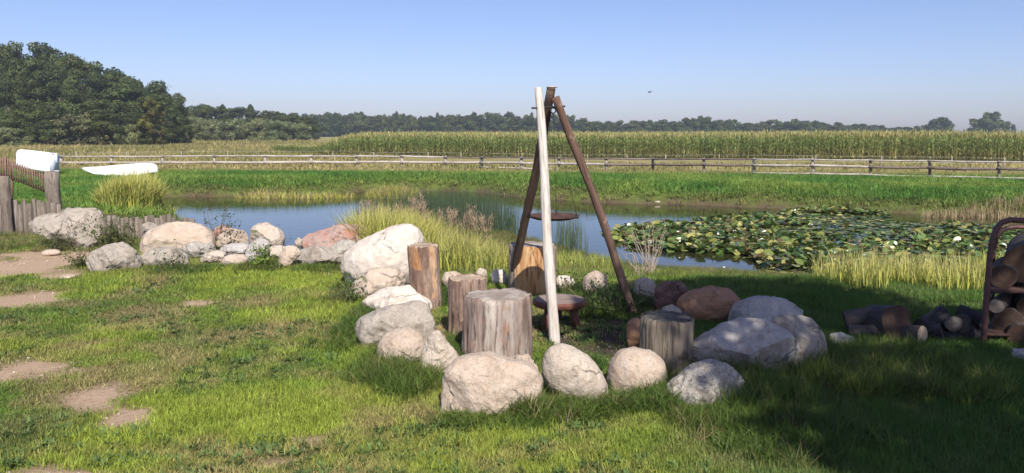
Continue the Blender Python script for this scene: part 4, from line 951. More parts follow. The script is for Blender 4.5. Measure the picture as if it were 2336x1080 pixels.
for z_, nm in ((zsh, 'shelf'), (0.08, 'shelf')):
    c4 = [(ho[1][0]+0.01, 5.91), (ho2[1][0]+0.01, 6.49), (2*xm2-ho2[1][0]-0.01, 6.49), (2*xm-ho[1][0]-0.01, 5.91)]
    MB().add([(a_[0], a_[1], z_-0.01) for a_ in c4]+[(a_[0], a_[1], z_+0.01) for a_ in c4], [(3, 2, 1, 0), (4, 5, 6, 7), (0, 1, 5, 4), (1, 2, 6, 5), (2, 3, 7, 6), (3, 0, 4, 7)]).build(nm, M_shelf, rk, False, loc=rl)
def logp(name, c, d, L, r, bark, cut, label, group=None, seed=0, wob=0.14):
    c = np.array(c, float); d = np.array(d, float); d /= np.linalg.norm(d); root = empty(name, (c[0], c[1], c[2]-r)); tag(root, label, 'log', group)
    q = Vector(d).to_track_quat('Z', 'Y'); n, m = 20, 8; V, Q, T = tube([(0, 0, -L/2+L*k_/(m-1)) for k_ in range(m)], r, n, False, wob, seed)
    Rm = q.to_matrix()
    for nm, mt, vv, ff in (('bark', WM[bark], V, [Q]),):
        o = nobj(nm, vv, ff, mt, root, True, loc=(0, 0, r)); o.rotation_mode = 'QUATERNION'; o.rotation_quaternion = q
    for sgn, k0 in ((1, (m-1)*n), (-1, 0)):
        ring = V[k0:k0+n]; cc = ring.mean(0); vv = np.vstack([[cc], cc+(ring-cc)*0.5, ring])-cc; vv[0, 2] += 0.003*sgn
        T = [[0, 1+a, 1+(a+1) % n] for a in range(n)]; Q_ = [[1+a, 1+n+a, 1+n+(a+1) % n, 1+(a+1) % n] for a in range(n)]
        o = nobj('cut_end', vv, [T, Q_], EM[cut], root, True); o.rotation_mode = 'QUATERNION'; o.rotation_quaternion = q; o.location = Vector((0, 0, r))+Rm@Vector([float(v) for v in cc])
    return root
x0 = ho[2][0]
def lg(px, py, Yc, r, L, bark, cut, label, d=(0.08, 1, 0.03), seed=0): p = at(px, py, Yc-0.22)+np.array([0.16, 0.24, 0]); d = (d[0]+0.6, d[1], d[2]); return logp('firewood_log', p, d, L, r, bark, cut, label, 'logs in the rack' , seed)
r8 = 5.95/F
lg(2345, 598, 6.2, 48*r8, 0.5, 'log', 'log', 'thick dark log, topmost in the rack', (0.1, 1, 0.12), 1)
lg(2287, 634, 6.2, 28*r8, 0.5, 'log', 'log', 'smaller dark log against the left post on the upper shelf', (0.05, 1, 0.0), 2)
lg(2300, 740, 6.2, 32*r8, 0.5, 'log', 'log', 'dark log on the lower shelf against the left post', (0.05, 1, 0), 3)
lg(2318, 766, 6.1, 26*r8, 0.55, 'log', 'log', 'rusty brown log end at the bottom of the rack', (-0.05, 1, 0), 4)
lg(2285, 700, 6.15, 17*r8, 0.48, 'log', 'tan', 'thin pale ended stick under the upper shelf', (0.3, 1, 0.05), 5)
lg(2342, 700, 6.2, 24*r8, 0.5, 'log', 'log', 'round dark log on the lower shelf touching the underside of the upper shelf', (0, 1, 0), 6)
lg(2390, 635, 6.2, 30*r8, 0.5, 'log', 'log', 'dark log on the upper shelf just outside the frame edge', (0.05, 1, 0), 7)
# loose wood on the grass
p = hit(2025, 785); 
logp('burl_log', at(2022, 735, p[1]+0.16), (0.25, -0.95, 0.25), 0.26, 0.15, 'log', 'log', 'thick gnarled brown log chunk lying left of the charred wood', seed=11, wob=0.35)
logp('small_log', at(2068, 760, p[1]+0.05), (0.6, -0.9, 0.1), 0.25, 0.07, 'log', 'tan', 'small log with a pale cut end leaning on the gnarled chunk', seed=12)
logp('small_log', at(1966, 722, p[1]+0.25), (1, -0.2, 0.25), 0.26, 0.07, 'log', 'log', 'grey log piece sloping behind the gnarled chunk on its left', seed=13, wob=0.3)
logp('small_log', at(1975, 755, p[1]+0.12), (1, -0.4, 0.1), 0.24, 0.045, 'log', 'log', 'dark thin log lying at the left foot of the gnarled chunk', seed=14, wob=0.3)
rg = random.Random(5)
for k_, (px, py, r, an) in enumerate(((2110,755,.075,0.2),(2125,732,.07,1.2),(2150,760,.065,0.5),(2165,737,.06,-0.4),(2190,762,.07,0.1),(2205,738,.065,1.0),(2225,757,.07,-.2),(2218,722,.045,0.6),(2140,780,.05,.9),(2240,772,.05,.3))):
    logp('charred_log', at(px, py, p[1]+0.12+0.05*rg.random()), (math.sin(an*3+1), -0.8+0.3*math.cos(an*5), 0.35*math.sin(an*9)), 0.2+0.05*rg.random(), r, 'charred', 'dark', ['leftmost charred log, low beside the small pale ended log', 'charred log on top of the leftmost one', 'second charred log from the left at ground level', 'charred log on top of the heap centre', 'charred log at ground level in the heap centre', 'charred log in the upper row right of centre', 'rightmost thick charred log at ground level', 'thin charred log sticking up highest beside the rack post', 'thin charred log lowest at the front of the heap', 'thin charred log touching the foot of the rack post'][k_], 'charred logs heaped beside the rack', 20+k_, 0.4)

# ------------------------------------------------------------------ left: palisade, railing, hulls
pal = empty('palisade', at(200, 500, 15.0)*np.array([1, 1, 0])); pl = np.array(pal.location); tag(pal, 'low weathered palisade of upright stakes behind the stone pile', 'palisade')
pal_t = [(-60,470),(0,462),(15,466),(30,455),(60,462),(90,458),(128,462),(160,468),(185,470),(215,480),(250,483),(300,488),(330,487),(336,478),(370,480),(395,486),(420,490),(445,493)]
px = -60
k_ = 0
while px < 442:
    wd = random.uniform(8, 14)*(1.0 if px < 330 else 1.1); dropp = 0 if px < 135 else (8 if px < 240 else 13); Yp = np.interp(px, [-60, 0, 130, 240, 440], [17.5, 16.6, 15.2, 13.6, 13.2])+random.uniform(-.05, .05)
    tp = at(px+wd/2, lerp_px(pal_t, px+wd/2)+dropp+random.uniform(-7, 8), Yp); gz = hgt(tp[0], Yp)-0.15; r = wd/F*Yp/2*1.02; ln = random.uniform(-.02, .02)
    MB().tube([(tp[0]-ln, Yp, gz), (tp[0], Yp, (gz+tp[2])/2), (tp[0]+ln, Yp, tp[2]-0.01), (tp[0]+ln, Yp, tp[2])], [r, r, r*.97, r*.8], 8, wob=0.25, seed=k_).build('stake', WM['stake'], pal, loc=pl)
    px += wd*1.0; k_ += 1
for px, yt, yb, wd, lab in ((8, 402, 492, 19, 'square grey gate post at the left edge behind the palisade'), (117, 392, 480, 25, 'thick squared grey post at the lower end of the picket railing')):
    Yp = 16.2 if px < 50 else 15.6; tp = at(px, yt, Yp); gz = hgt(tp[0], Yp)-0.2; q = wd/F*Yp
    mb = MB(); n4 = 8; zs4 = np.linspace(gz, tp[2], n4)
    mb.tube([(tp[0]+0.01*math.sin(z_*9), Yp, z_) for z_ in zs4], q*0.62, 8, wob=0.12, seed=px); o = mb.build('gate_post', WM['stake'], None); tag(o, lab, 'post')
# picket railing
rr0 = at(12, 378, 17.0); rail = empty('picket_railing', (rr0[0], 17.0, 0)); ral = np.array(rail.location); tag(rail, 'sloping brown picket railing at the left edge in front of the white hull', 'railing')
def rp(px, py, Yp=17.0): return at(px, py, Yp)
MB().tube([rp(12, 460), rp(12, 357)], 0.032, 6).build('post', WM['picket'], rail, loc=ral)
MB().tube([rp(27, 470), rp(27, 362)], 0.028, 6).build('post', WM['picket'], rail, loc=ral)
MB().tube([rp(124, 440), rp(124, 398)], 0.03, 6).build('post', WM['picket'], rail, loc=ral)
MB().tube([rp(-30, 360), rp(12, 373), rp(126, 416)], 0.028, 6).build('top_rail', WM['picket'], rail, loc=ral)
MB().tube([rp(-30, 392), rp(12, 400), rp(103, 437)], 0.026, 6).build('bottom_rail', WM['picket'], rail, loc=ral)
for px in np.arange(-26, 122, 5.6):
    yt = np.interp(px, [-30, 12, 126], [350, 361, 405])+random.uniform(-1, 1); yb = np.interp(px, [-30, 12, 103, 126], [398, 404, 438, 446])
    MB().box(rp(px, (yt+yb)/2, 16.95), (0.022, 0.012, rp(px, yt)[2]-rp(px, yb)[2])).build('picket', WM['picket'], rail, False, loc=ral)
# hulls
def hull(name, outline_top, Yp, depth, label):
    pass
hc = hit(82, 402); hb = empty('upturned_boat', (hc[0], hc[1]+0.6, hgt(hc[0], hc[1]))); hl = np.array(hb.location); tag(hb, 'boxy white boat hull standing on its side behind the picket railing', 'boat')
Yh = hc[1]; front = [at(a, b_, Yh) for a, b_ in ((36,347),(42,341),(60,342),(110,348),(120,352),(118,372),(122,396),(60,386),(36,378))]
bm = bmesh.new(); fv = [bm.verts.new(tuple(p-hl)) for p in front]; back = [bm.verts.new((p[0]*1.0-hl[0]-0.22, Yh+1.1-hl[1], (p[2]-hl[2])*0.93+0.02)) for p in front]
n = len(fv); bm.faces.new(fv[::-1]); bm.faces.new(back)
for i_ in range(n): bm.faces.new((fv[i_], fv[(i_+1) % n], back[(i_+1) % n], back[i_]))
bmesh.ops.recalc_face_normals(bm, faces=bm.faces[:]); bmesh.ops.bevel(bm, geom=bm.edges[:], offset=0.05, segments=2, affect='EDGES'); bobj('hull', bm, M_white, hb, smooth=False)
MB().box(at(124, 374, Yh+0.2), (0.10, 0.7, 0.95)).build('transom', M_whiteside, hb, False, loc=hl)
MB().tube([at(127, 350, Yh+.1), at(129, 372, Yh)], 0.07, 8).build('outboard_bracket', M_whiteside, hb, loc=hl)
MB().box(at(130, 392, Yh), (0.22, 0.2, 0.14)).build('foot_block', M_concrete, hb, False, loc=hl)
bc = hit(275, 402); bt = empty('upturned_boat', (bc[0], bc[1], hgt(bc[0], bc[1]))); tag(bt, 'long white upturned boat lying low on the green bank', 'boat'); bl = np.array(bt.location)
n, m = 30, 12; V = []; xl = at(187, 385, bc[1])[0]-bl[0]; xr = at(359, 385, bc[1])[0]-bl[0]
for i_ in range(n+1):
    t = i_/n; x_ = xl+(xr-xl)*t; wd = 0.75*min(1, (max(0, 1-t)*9)**0.5)*min(1, (t*1.6)**0.7)*(1-0.25*max(0, t-0.8)*5*0.6); hh = at(0, np.interp(t, [0, .25, .5, .8, .95, 1], [383, 381, 377, 373, 373, 379]), bc[1])[2]; zb = at(0, np.interp(t, [0, .2, .5, .8, 1], [385, 396, 401, 398, 392]), bc[1])[2]
    for j_ in range(m+1):
        a = math.pi*j_/m; V.append((x_, -math.cos(a)*wd, zb-bl[2]+(hh-zb)*abs(math.sin(a))**0.6))
i = np.arange(n)[:, None]; j = np.arange(m)[None]; Q = np.stack([i*(m+1)+j, (i+1)*(m+1)+j, (i+1)*(m+1)+j+1, i*(m+1)+j+1], -1).reshape(-1, 4)
E = [[n*(m+1)+q for q in range(m+1)]]
nobj('hull', V, [Q, np.array(E)], M_white, bt, True)
MB().tube([V[q*(m+1)] for q in range(0, n+1, 2)], 0.025, 6).build('gunwale', M_whiteside, bt)
MB().tube([V[q*(m+1)+m//2] for q in range(1, n, 2)], 0.02, 6).build('keel', M_white, bt)

# ------------------------------------------------------------------ reeds, rushes, clumps
def clump(name, pts, H, W, col, label, cat, lean=0.35, tip=None, segs=4, colvar=0.3, droop=1.0, kind=None, extra=None):
    pts = np.asarray(pts); z = np.maximum(height(pts[:, 0], pts[:, 1]), WZ-0.1); P = np.stack([pts[:, 0], pts[:, 1], z-0.02], 1); c = P.mean(0); c[2] = z.min()
    V, Q, T, ca = blades(P-c, H, W, lean, segs, col, colvar, RNG, droop, tip)
    o = nobj(name, V, [Q, T], M_blade, None, False, {'shade': ('FLOAT_COLOR', ca)}, c)
    return tag(o, label, cat, kind=kind)
def ell(px0, px1, Y0, Y1, n, pw=1.0):
    """points in a world ellipse whose centre line spans pixels px0..px1 at distances Y0..Y1"""
    q = cluster_pts(n, 1, RNG); Yc = (Y0+Y1)/2; xc = ((px0+px1)/2-1168)/F*Yc; ex = (px1-px0)/2/F*Yc
    return np.stack([xc+q[:, 0]*ex, Yc+q[:, 1]*(Y1-Y0)/2], 1), q
YEL = np.array([0.46, 0.46, 0.09]); OLV = np.array([0.26, 0.31, 0.075]); STR = np.array([0.42, 0.33, 0.18])
# left round clump
P, q = ell(232, 354, 25.0, 27.4, 3400); hh = 1.72*(0.42+0.58*sstep(-1.1, 0.45, q[:, 0]))*(1-0.25*sstep(0.6, 1, q[:, 0]))*RNG.uniform(0.55, 1.05, len(P))
z0 = height(P[:, 0], P[:, 1]); P = P[:]; 
clump('reed_clump', P, hh*0.93, 0.035, np.where(RNG.uniform(0, 1, (len(P), 1)) < 0.5, YEL*0.85, OLV), 'big rounded yellow green reed clump at the left end of the pond', 'reeds', 0.5, (0.62, 0.58, 0.18), droop=1.7)
# main bank sedge
P, q = ell(800, 1010, 11.2, 14.5, 4200); hh = RNG.uniform(0.65, 1.12, len(P))*(1-0.22*q[:, 0]**2)
clump('sedge_bed', P, hh, 0.018, np.where(RNG.uniform(0, 1, (len(P), 1)) < 0.6, YEL, OLV), 'thick yellow green sedge behind the largest white boulder', 'reeds', 0.45, (0.5, 0.46, 0.14))
P, q = ell(940, 1190, 10.8, 14.0, 2600); hh = RNG.uniform(0.35, 0.75, len(P))*(1-0.35*q[:, 0])
clump('sedge_bed', P, hh, 0.016, np.where(RNG.uniform(0, 1, (len(P), 1)) < 0.5, YEL*0.9, OLV), 'lower sedge running right from the thick one to the split orange stump', 'reeds', 0.5, (0.45, 0.40, 0.14))
P, q = ell(1190, 1420, 12.5, 15.5, 1500); clump('bank_sedge', P, RNG.uniform(0.15, 0.42, len(P)), 0.014, np.where(RNG.uniform(0, 1, (len(P), 1)) < 0.6, OLV, YEL*0.8), 'thin low sedge on the bank between the pale pole and the right brown pole', 'reeds', 0.5)
# fawn plumes
pl_ = []
for px, py in ((870,480),(905,470),(935,462),(950,452),(960,470),(1005,482),(1025,478),(1040,486),(1060,484),(1075,478),(1090,492),(925,478),(880,468),(985,490),(1110,500),(830,455),(838,470)):
    
    for dd_ in range(3): pl_.append(at(px+random.uniform(-12, 12), py+random.uniform(-6, 14), 15.0+random.uniform(-1, 1)))
mbV, mbQ, mbT, mbC, nn_ = [], [], [], [], 0
for tp in pl_:
    gz = hgt(tp[0], tp[1]); 
    V, Q, T, ca = blades(np.array([[tp[0], tp[1], gz]]), tp[2]-gz, 0.009, 0.05, 3, STR*0.8, 0.1); mbV.append(V); mbQ.append(Q+nn_); mbT.append(T+nn_); mbC.append(ca); nn_ += len(V)
    m_ = 70; ln_ = random.uniform(-.5, .5); zt = RNG.uniform(-0.3, 0.02, m_); V, Q, T, ca = blades(np.stack([tp[0]-ln_*zt+RNG.normal(0, .02, m_), tp[1]+RNG.normal(0, .02, m_), tp[2]+zt], 1), RNG.uniform(0.05, 0.12, m_), 0.009, 1.3, 2, (0.42, 0.31, 0.21), 0.3)
    mbV.append(V); mbQ.append(Q+nn_); mbT.append(T+nn_); mbC.append(ca); nn_ += len(V)
o = nobj('reed_plumes', np.vstack(mbV), [np.vstack(mbQ), np.vstack(mbT)], M_blade, None, False, {'shade': ('FLOAT_COLOR', np.vstack(mbC))}); tag(o, 'feathery fawn reed plumes rising behind the yellow sedge', 'reeds', kind='stuff')
# rushes in the water
def water_rushes(px0, px1, Y0, Y1, n, h0, h1, label, col, W=0.013):
    P, q = ell(px0, px1, Y0, Y1, n); P = P[(sdist(P[:, 0], P[:, 1]) < 0.6) & (RNG.uniform(0, 1, len(P)) > np.abs(q[:, 0])**1.5*0.97+0.25*n2(P[:, 0], P[:, 1], 0.8, 97, 2))]; P3 = np.stack([P[:, 0], P[:, 1], np.full(len(P), WZ-0.15)], 1); c = P3.mean(0)
    V, Q, T, ca = blades(P3-c, RNG.uniform(h0, h1, len(P)), W, 0.07, 3, col, 0.35, RNG, 0.5)
    return tag(nobj('water_rushes', V, [Q, T], M_blade, None, False, {'shade': ('FLOAT_COLOR', ca)}, c), label, 'rushes')
water_rushes(810, 1190, 20, 27, 9500, 0.95, 1.5, 'dense blue green rushes standing in the water left of the tripod', (0.075, 0.11, 0.055))
water_rushes(1080, 1215, 19, 24, 420, 0.6, 1.15, 'sparser rushes thinning out at the left dark pole', (0.085, 0.12, 0.06))
water_rushes(1255, 1345, 18, 23, 420, 0.7, 1.25, 'thin rushes seen between the pale pole and the right brown pole', (0.10, 0.14, 0.07))
# far shore yellow clumps
P, q = ell(832, 960, 35.5, 38.0, 1500); clump('reed_clump', P, RNG.uniform(0.4, 0.85, len(P))*(1-.4*q[:, 0]**2), 0.04, np.where(RNG.uniform(0, 1, (len(P), 1)) < 0.6, YEL*0.85, STR*0.8), 'rounded yellow brown reed clump on the far shore behind the rushes', 'reeds', 0.4)
P, q = ell(535, 815, 35.8, 37.4, 1900); clump('shore_sedge', P, RNG.uniform(0.15, 0.5, len(P)), 0.035, np.where(RNG.uniform(0, 1, (len(P), 1)) < 0.55, YEL, STR*0.8), 'low strip of yellow sedge along the far shore left of the reed clump', 'reeds', 0.5)
x = RNG.uniform(-16, 30, 9000); y = RNG.uniform(26, 41, 9000); s = sdist(x, y); k = (s > -0.05) & (s < 0.5) & (RNG.uniform(0, 1, 9000) < 0.8); P = np.stack([x[k], y[k]], 1)
clump('shore_straw', P, RNG.uniform(0.1, 0.3, len(P)), 0.04, np.where(RNG.uniform(0, 1, (len(P), 1)) < 0.6, STR*0.75, OLV*0.8), 'brown dead grass fringe hanging along the far shoreline', 'grass', 0.6, kind='stuff')
P, q = ell(2100, 2420, 27.5, 28.6, 1000); clump('shore_sedge', P, RNG.uniform(0.25, 0.5, len(P)), 0.03, STR*0.9, 'pale dry reeds at the right end of the far shore', 'reeds', 0.3)
# near right yellow grass
for px0, px1, n, hh, lab in ((1885, 2010, 620, 0.50, 'left of the two yellow grass stands at the right, before the lily pads'), (2020, 2250, 1300, 0.46, 'wider of the two yellow grass stands, left of the log rack')):
    P, q = ell(px0, px1, 7.9, 9.4, n); clump('yellow_grass_stand', P, RNG.uniform(0.4, 1.0, len(P))*hh, 0.011, np.where(RNG.uniform(0, 1, (len(P), 1)) < 0.65, YEL*1.05, OLV), lab, 'grass', 0.28, (0.55, 0.48, 0.2))
P, q = ell(2230, 2480, 7.8, 9.4, 900); clump('yellow_grass_stand', P, RNG.uniform(0.2, 0.5, len(P)), 0.011, np.where(RNG.uniform(0, 1, (len(P), 1)) < 0.65, YEL*1.05, OLV), 'yellow grass behind the log rack', 'grass', 0.28)

# dead twig plant and weeds
def twig_plant(px, base_y, ytop, label, col, spread, leaves=0, lc=(0.1, 0.14, 0.05), seed=0, n=7, lsz=0.02, name='dead_shrub', Yf=None):
    rg = np.random.default_rng(seed); f = hit(px, base_y) if Yf is None else np.array([(px-1168)/F*Yf, Yf, hgt((px-1168)/F*Yf, Yf)]); Hh = at(px, ytop, f[1])[2]-f[2]
    root = empty(name, f); tag(root, label, 'plant'); mb = MB(); tips = []
    for k_ in range(n):
        a = rg.uniform(0, 6.28); L = Hh*rg.uniform(0.55, 1.0); sp = spread*rg.uniform(0.3, 1); p = np.zeros(3); pts = [p.copy()]
        for q_ in range(4):
            p = p+np.array([math.cos(a)*sp/4, math.sin(a)*sp/4, L/4])+rg.normal(0, 0.018, 3); pts.append(p.copy())
            tips.append(p.copy())
            if rg.uniform() < 0.7:
                e = p+rg.normal(0, 0.07, 3)+np.array([0, 0, 0.06]); mb.tube([p, e], [0.003, 0.0015], 4, cap=False); tips.append(e)
        mb.tube(pts, [0.006, 0.005, 0.004, 0.003, 0.002], 5, cap=False)
    mb.build('stems', col, root)
    if leaves:
        t_ = np.array(tips)[rg.integers(0, len(tips), leaves)]+rg.normal(0, 0.025, (leaves, 3))
        V, Q, ca = leaf_cloud(rg, [(np.zeros(3), 0.001)], leaves, lsz, 1.0); V = V.reshape(-1, 4, 3)+t_[:, None]; ca[:, :3] *= np.array(lc)
        nobj('foliage', V.reshape(-1, 3), [Q], M_blade, root, False, {'shade': ('FLOAT_COLOR', ca)})
M_twig = simple('bleached_twigs', (0.42, 0.34, 0.26), 0.8, 0.2); M_stem = simple('green_stems', (0.10, 0.10, 0.05), 0.7, 0.2)
twig_plant(1490, 618, 505, 'bleached bare twiggy plant at the water edge right of the tripod', M_twig, 0.35, 0, seed=1, n=16, Yf=11.5)
twig_plant(1465, 618, 560, 'smaller bleached twig tuft left of the bare twiggy plant', M_twig, 0.3, 0, seed=2, n=10, Yf=11)
twig_plant(488, 560, 462, 'tall thistle like weed against the water behind the peach boulder', M_stem, 0.22, 240, (0.11, 0.12, 0.07), 3, 7, 0.016, 'weed', 10.8)
twig_plant(524, 560, 488, 'dark leafed weed spike just right of the thistle like one', M_stem, 0.10, 120, (0.05, 0.075, 0.03), 4, 4, 0.017, 'weed', 10.6)
twig_plant(600, 612, 572, 'bright green leafy bush at the foot of the middle stones', M_stem, 0.16, 420, (0.13, 0.19, 0.035), 5, 9, 0.02, 'leafy_bush')
twig_plant(640, 600, 505, 'slender weed stalk against the water right of the tan dome', M_stem, 0.08, 50, (0.09, 0.13, 0.05), 6, 2, 0.014, 'weed', 10.6)
for k_, (px, by, yt, n_, lab) in enumerate(((245,575,505,900,'bushy olive weeds between the split slab and the peach boulder'),(290,570,512,900,'bushy olive weeds left of the large peach boulder'),(135,575,535,420,'dark leafy weeds growing up the front of the split slab'),(185,612,575,300,'low weeds at the edge of the sandy path by the domed boulder'),
        (400,622,600,260,'low green weeds under the cracked grey boulder'),(460,560,540,120,'small dark weed in the hollow of the peach boulder'),(1360,700,668,420,'leafy weeds in front of the cone shaped stone'),(1400,720,670,500,'dark leafy weeds at the foot of the right brown pole'),(810,690,655,260,'nettle tuft at the left foot of the peach boulder'),(1300,668,640,240,'low weeds behind the stool'))):
    twig_plant(px, by, yt, lab, M_stem, 0.28, n_, (0.10, 0.115, 0.045) if k_ < 3 else (0.07, 0.11, 0.03), 30+k_, 12, 0.016, 'weed')

# broad leaved ground weeds scattered in the lawn
x, y = cone_pts(7000, 3, 11, 0.74, -0.2); k = (n2(x, y, 1.1, 80, 3) > 0.05) & (dirtf(x, y) < 0.4); x, y = x[k], y[k]
def rosette(seed):
    rg = np.random.default_rng(seed); m_ = 14; V, Q, T, ca = blades(cluster_pts(m_, 0.02, rg), rg.uniform(0.03, 0.055, m_), 0.016, 1.2, 3, None, 0.3, rg, 1.6); return npmesh('rosette', V, [Q, T], M_grass, attrs={'shade': ('FLOAT_COLOR', ca)})
scatter('lawn_weeds', np.stack([x, y, height(x, y)], 1), rotz(len(x), 0.1), RNG.uniform(0.7, 1.5, len(x)), np.array([0.10, 0.15, 0.045])*RNG.uniform(0.7, 1.6, (len(x), 1)), [rosette(i) for i in range(4)], 'dark broad leaved weeds mixed into the lawn', 'weeds')
# pebbles on bare soil
x, y = cone_pts(9000, 3, 12, 0.74, 0.0); d_ = np.maximum(dirtf(x, y), ashf(x, y)); k = RNG.uniform(0, 1, len(x)) < d_*0.5+0.02; x, y = x[k], y[k]
bm = bmesh.new(); bmesh.ops.create_icosphere(bm, subdivisions=1, radius=0.012); 
for v in bm.verts: v.co.z *= 0.6; v.co *= random.uniform(0.8, 1.2)
pm = bpy.data.meshes.new('pebble'); bm.to_mesh(pm); bm.free(); pm.materials.append(RM['tan'])
scatter('soil_pebbles', np.stack([x, y, height(x, y)+0.001], 1), rotz(len(x), 0.5), RNG.uniform(0.3, 1.1, len(x)), np.ones((len(x), 3)), [pm], 'small pebbles and crumbs on the bare soil', 'pebbles')

# ------------------------------------------------------------------ water lilies
lily_px = [(1372,530),(1450,519),(1560,508),(1680,497),(1760,489),(1850,480),(1950,481),(2010,492),(2030,508),(2130,512),(2250,520),(2330,530),(2450,560),(2450,645),(2000,648),(1850,641),(1720,612),(1695,584),(1600,580),(1500,574),(1430,562),(1385,545)]
LP = np.array([onz(a, b_, WZ)[:2] for a, b_ in lily_px])
def inpoly(x, y, poly):
    ins = np.zeros(x.shape, bool); n = len(poly)
    for i_ in range(n):
        ax, ay = poly[i_]; bx, by = poly[(i_+1) % n]; ins ^= ((ay > y) != (by > y)) & (x < (bx-ax)*(y-ay)/(by-ay+1e-12)+ax)
    return ins
x = RNG.uniform(LP[:, 0].min(), LP[:, 0].max(), 22000); y = RNG.uniform(LP[:, 1].min(), LP[:, 1].max(), 22000)
jx, jy = x+0.35*n2(x, y, 0.9, 90, 2), y+0.5*n2(x, y, 0.9, 91, 2); k = inpoly(jx, jy, LP) & (sdist(x, y) < 0.15)
x, y = x[k], y[k]; dens = n2(x, y, 0.35, 92, 3); k = RNG.uniform(0, 1, len(x)) < np.clip(0.8+0.9*dens, 0.3, 1); x, y = x[k], y[k]
pos = np.stack([x, y], 1)
lm = empty('water_lilies', (x.mean(), y.mean(), WZ)); ll = np.array(lm.location); tag(lm, 'large patch of water lilies covering the right of the pond', 'water lilies')
def pad_geo(rg, r):
    n_ = 11; a = np.linspace(0.22, 6.06, n_)+0; cup = rg.uniform(-0.1, 0.45)
    V = [(0, 0, 0)]+[(math.cos(t)*r*0.6, math.sin(t)*r*0.6, cup*r*0.2) for t in a]+[(math.cos(t)*r*rg.uniform(.94, 1.05), math.sin(t)*r*rg.uniform(.94, 1.05), cup*r*0.55+r*0.07*math.sin(t*2+seed_)) for t in a]
    T = [(0, 1+q, 2+q) for q in range(n_-1)]; Q = [(1+q, 1+n_+q, 2+n_+q, 2+q) for q in range(n_-1)]; return np.array(V), np.array(Q), np.array(T)
padcols = [(0.06, 0.11, 0.022), (0.10, 0.165, 0.038), (0.16, 0.20, 0.045), (0.21, 0.215, 0.05), (0.12, 0.09, 0.04), (0.03, 0.06, 0.014), (0.12, 0.18, 0.05), (0.32, 0.30, 0.10)]
PV = []
for v_ in range(16):
    seed_ = v_; V, Q, T = pad_geo(np.random.default_rng(400+v_), 0.10); ca = np.ones((len(V), 4)); ca[:, :3] = np.array(padcols[v_ % 8]); PV.append((V, Q, T, ca))
pmesh = [npmesh('lily_pad', V, [Q, T], M_pad, True, {'shade': ('FLOAT_COLOR', ca)}) for V, Q, T, ca in PV]
pxs = 1168+F*x/y; inview = (pxs > 0) & (pxs < 2336); order = np.argsort(np.where(inview, y, 1e3))
near_ = order[:300]; rest = order[300:]
def prm(i_):
    flat = n2(x[i_], y[i_], 0.5, 95, 2)[0] > 0.18
    tl_ = abs(random.gauss(0, 0.12 if flat else 0.6)); return min(tl_, 1.1), random.uniform(0, 6.28), random.uniform(0, 6.28), (0.01 if flat else random.uniform(0.02, 0.16)), random.uniform(0.65, 1.2)
from mathutils import Euler
for i_ in near_:
    a, b_, c_, dz, s_ = prm(i_); o = link(bpy.data.objects.new('lily_pad', pmesh[random.randrange(16)]), lm)
    o.location = (x[i_]-ll[0], y[i_]-ll[1], dz); o.rotation_euler = (Matrix.Rotation(b_, 3, 'Z')@Matrix.Rotation(a, 3, 'X')@Matrix.Rotation(c_, 3, 'Z')).to_euler(); o.scale = (s_, s_, s_)
Vs, Qs, Ts, Cs, nn_ = [], [], [], [], 0
for i_ in rest:
    a, b_, c_, dz, s_ = prm(i_); V, Q, T, ca = PV[random.randrange(16)]; Rm = np.array(Matrix.Rotation(b_, 3, 'Z')@Matrix.Rotation(a, 3, 'X')@Matrix.Rotation(c_, 3, 'Z'))
    Vs.append(V*s_@Rm.T+np.array([x[i_]-ll[0], y[i_]-ll[1], dz])); Qs.append(Q+nn_); Ts.append(T+nn_); Cs.append(ca*np.array([*([random.uniform(.8, 1.25)]*3), 1])); nn_ += len(V)
o = nobj('far_lily_pads', np.vstack(Vs), [np.vstack(Qs), np.vstack(Ts)], M_pad, lm, True, {'shade': ('FLOAT_COLOR', np.vstack(Cs))}); o['kind'] = 'stuff'
M_petal = simple('white_lily_petals', (0.78, 0.72, 0.72), 0.5, 0.3, var=0.06)
V, Q, T, ca = blades(np.zeros((14, 3)), np.linspace(0.075, 0.05, 14), 0.036, 0.9, 3, None, 0, np.random.default_rng(3), 0.6, az=np.arange(14)*2.4); fm = npmesh('lily_flower', V, [Q, T], M_petal)
fl_px = [(1550,588),(1566,586),(1792,503),(1834,508),(1790,560),(1716,560),(1440,546),(2010,598),(2092,552),(2205,580),(1895,540),(1940,570),(1652,610),(1985,520),(2130,600),(1700,520),(1600,535),(2040,560),(1870,625),(2170,545),(1760,600),(1640,560),(1470,560)]
for px, py in fl_px[:16]:
    p_ = onz(px, py, WZ+0.12); o = link(bpy.data.objects.new('lily_flower', fm), lm); o.location = tuple(np.array([p_[0], p_[1], WZ+0.1])-ll); s_ = random.uniform(0.35, 0.6); o.scale = (s_, s_, s_); o.rotation_euler = (random.uniform(-.3, .3), random.uniform(-.3, .3), random.uniform(0, 6))

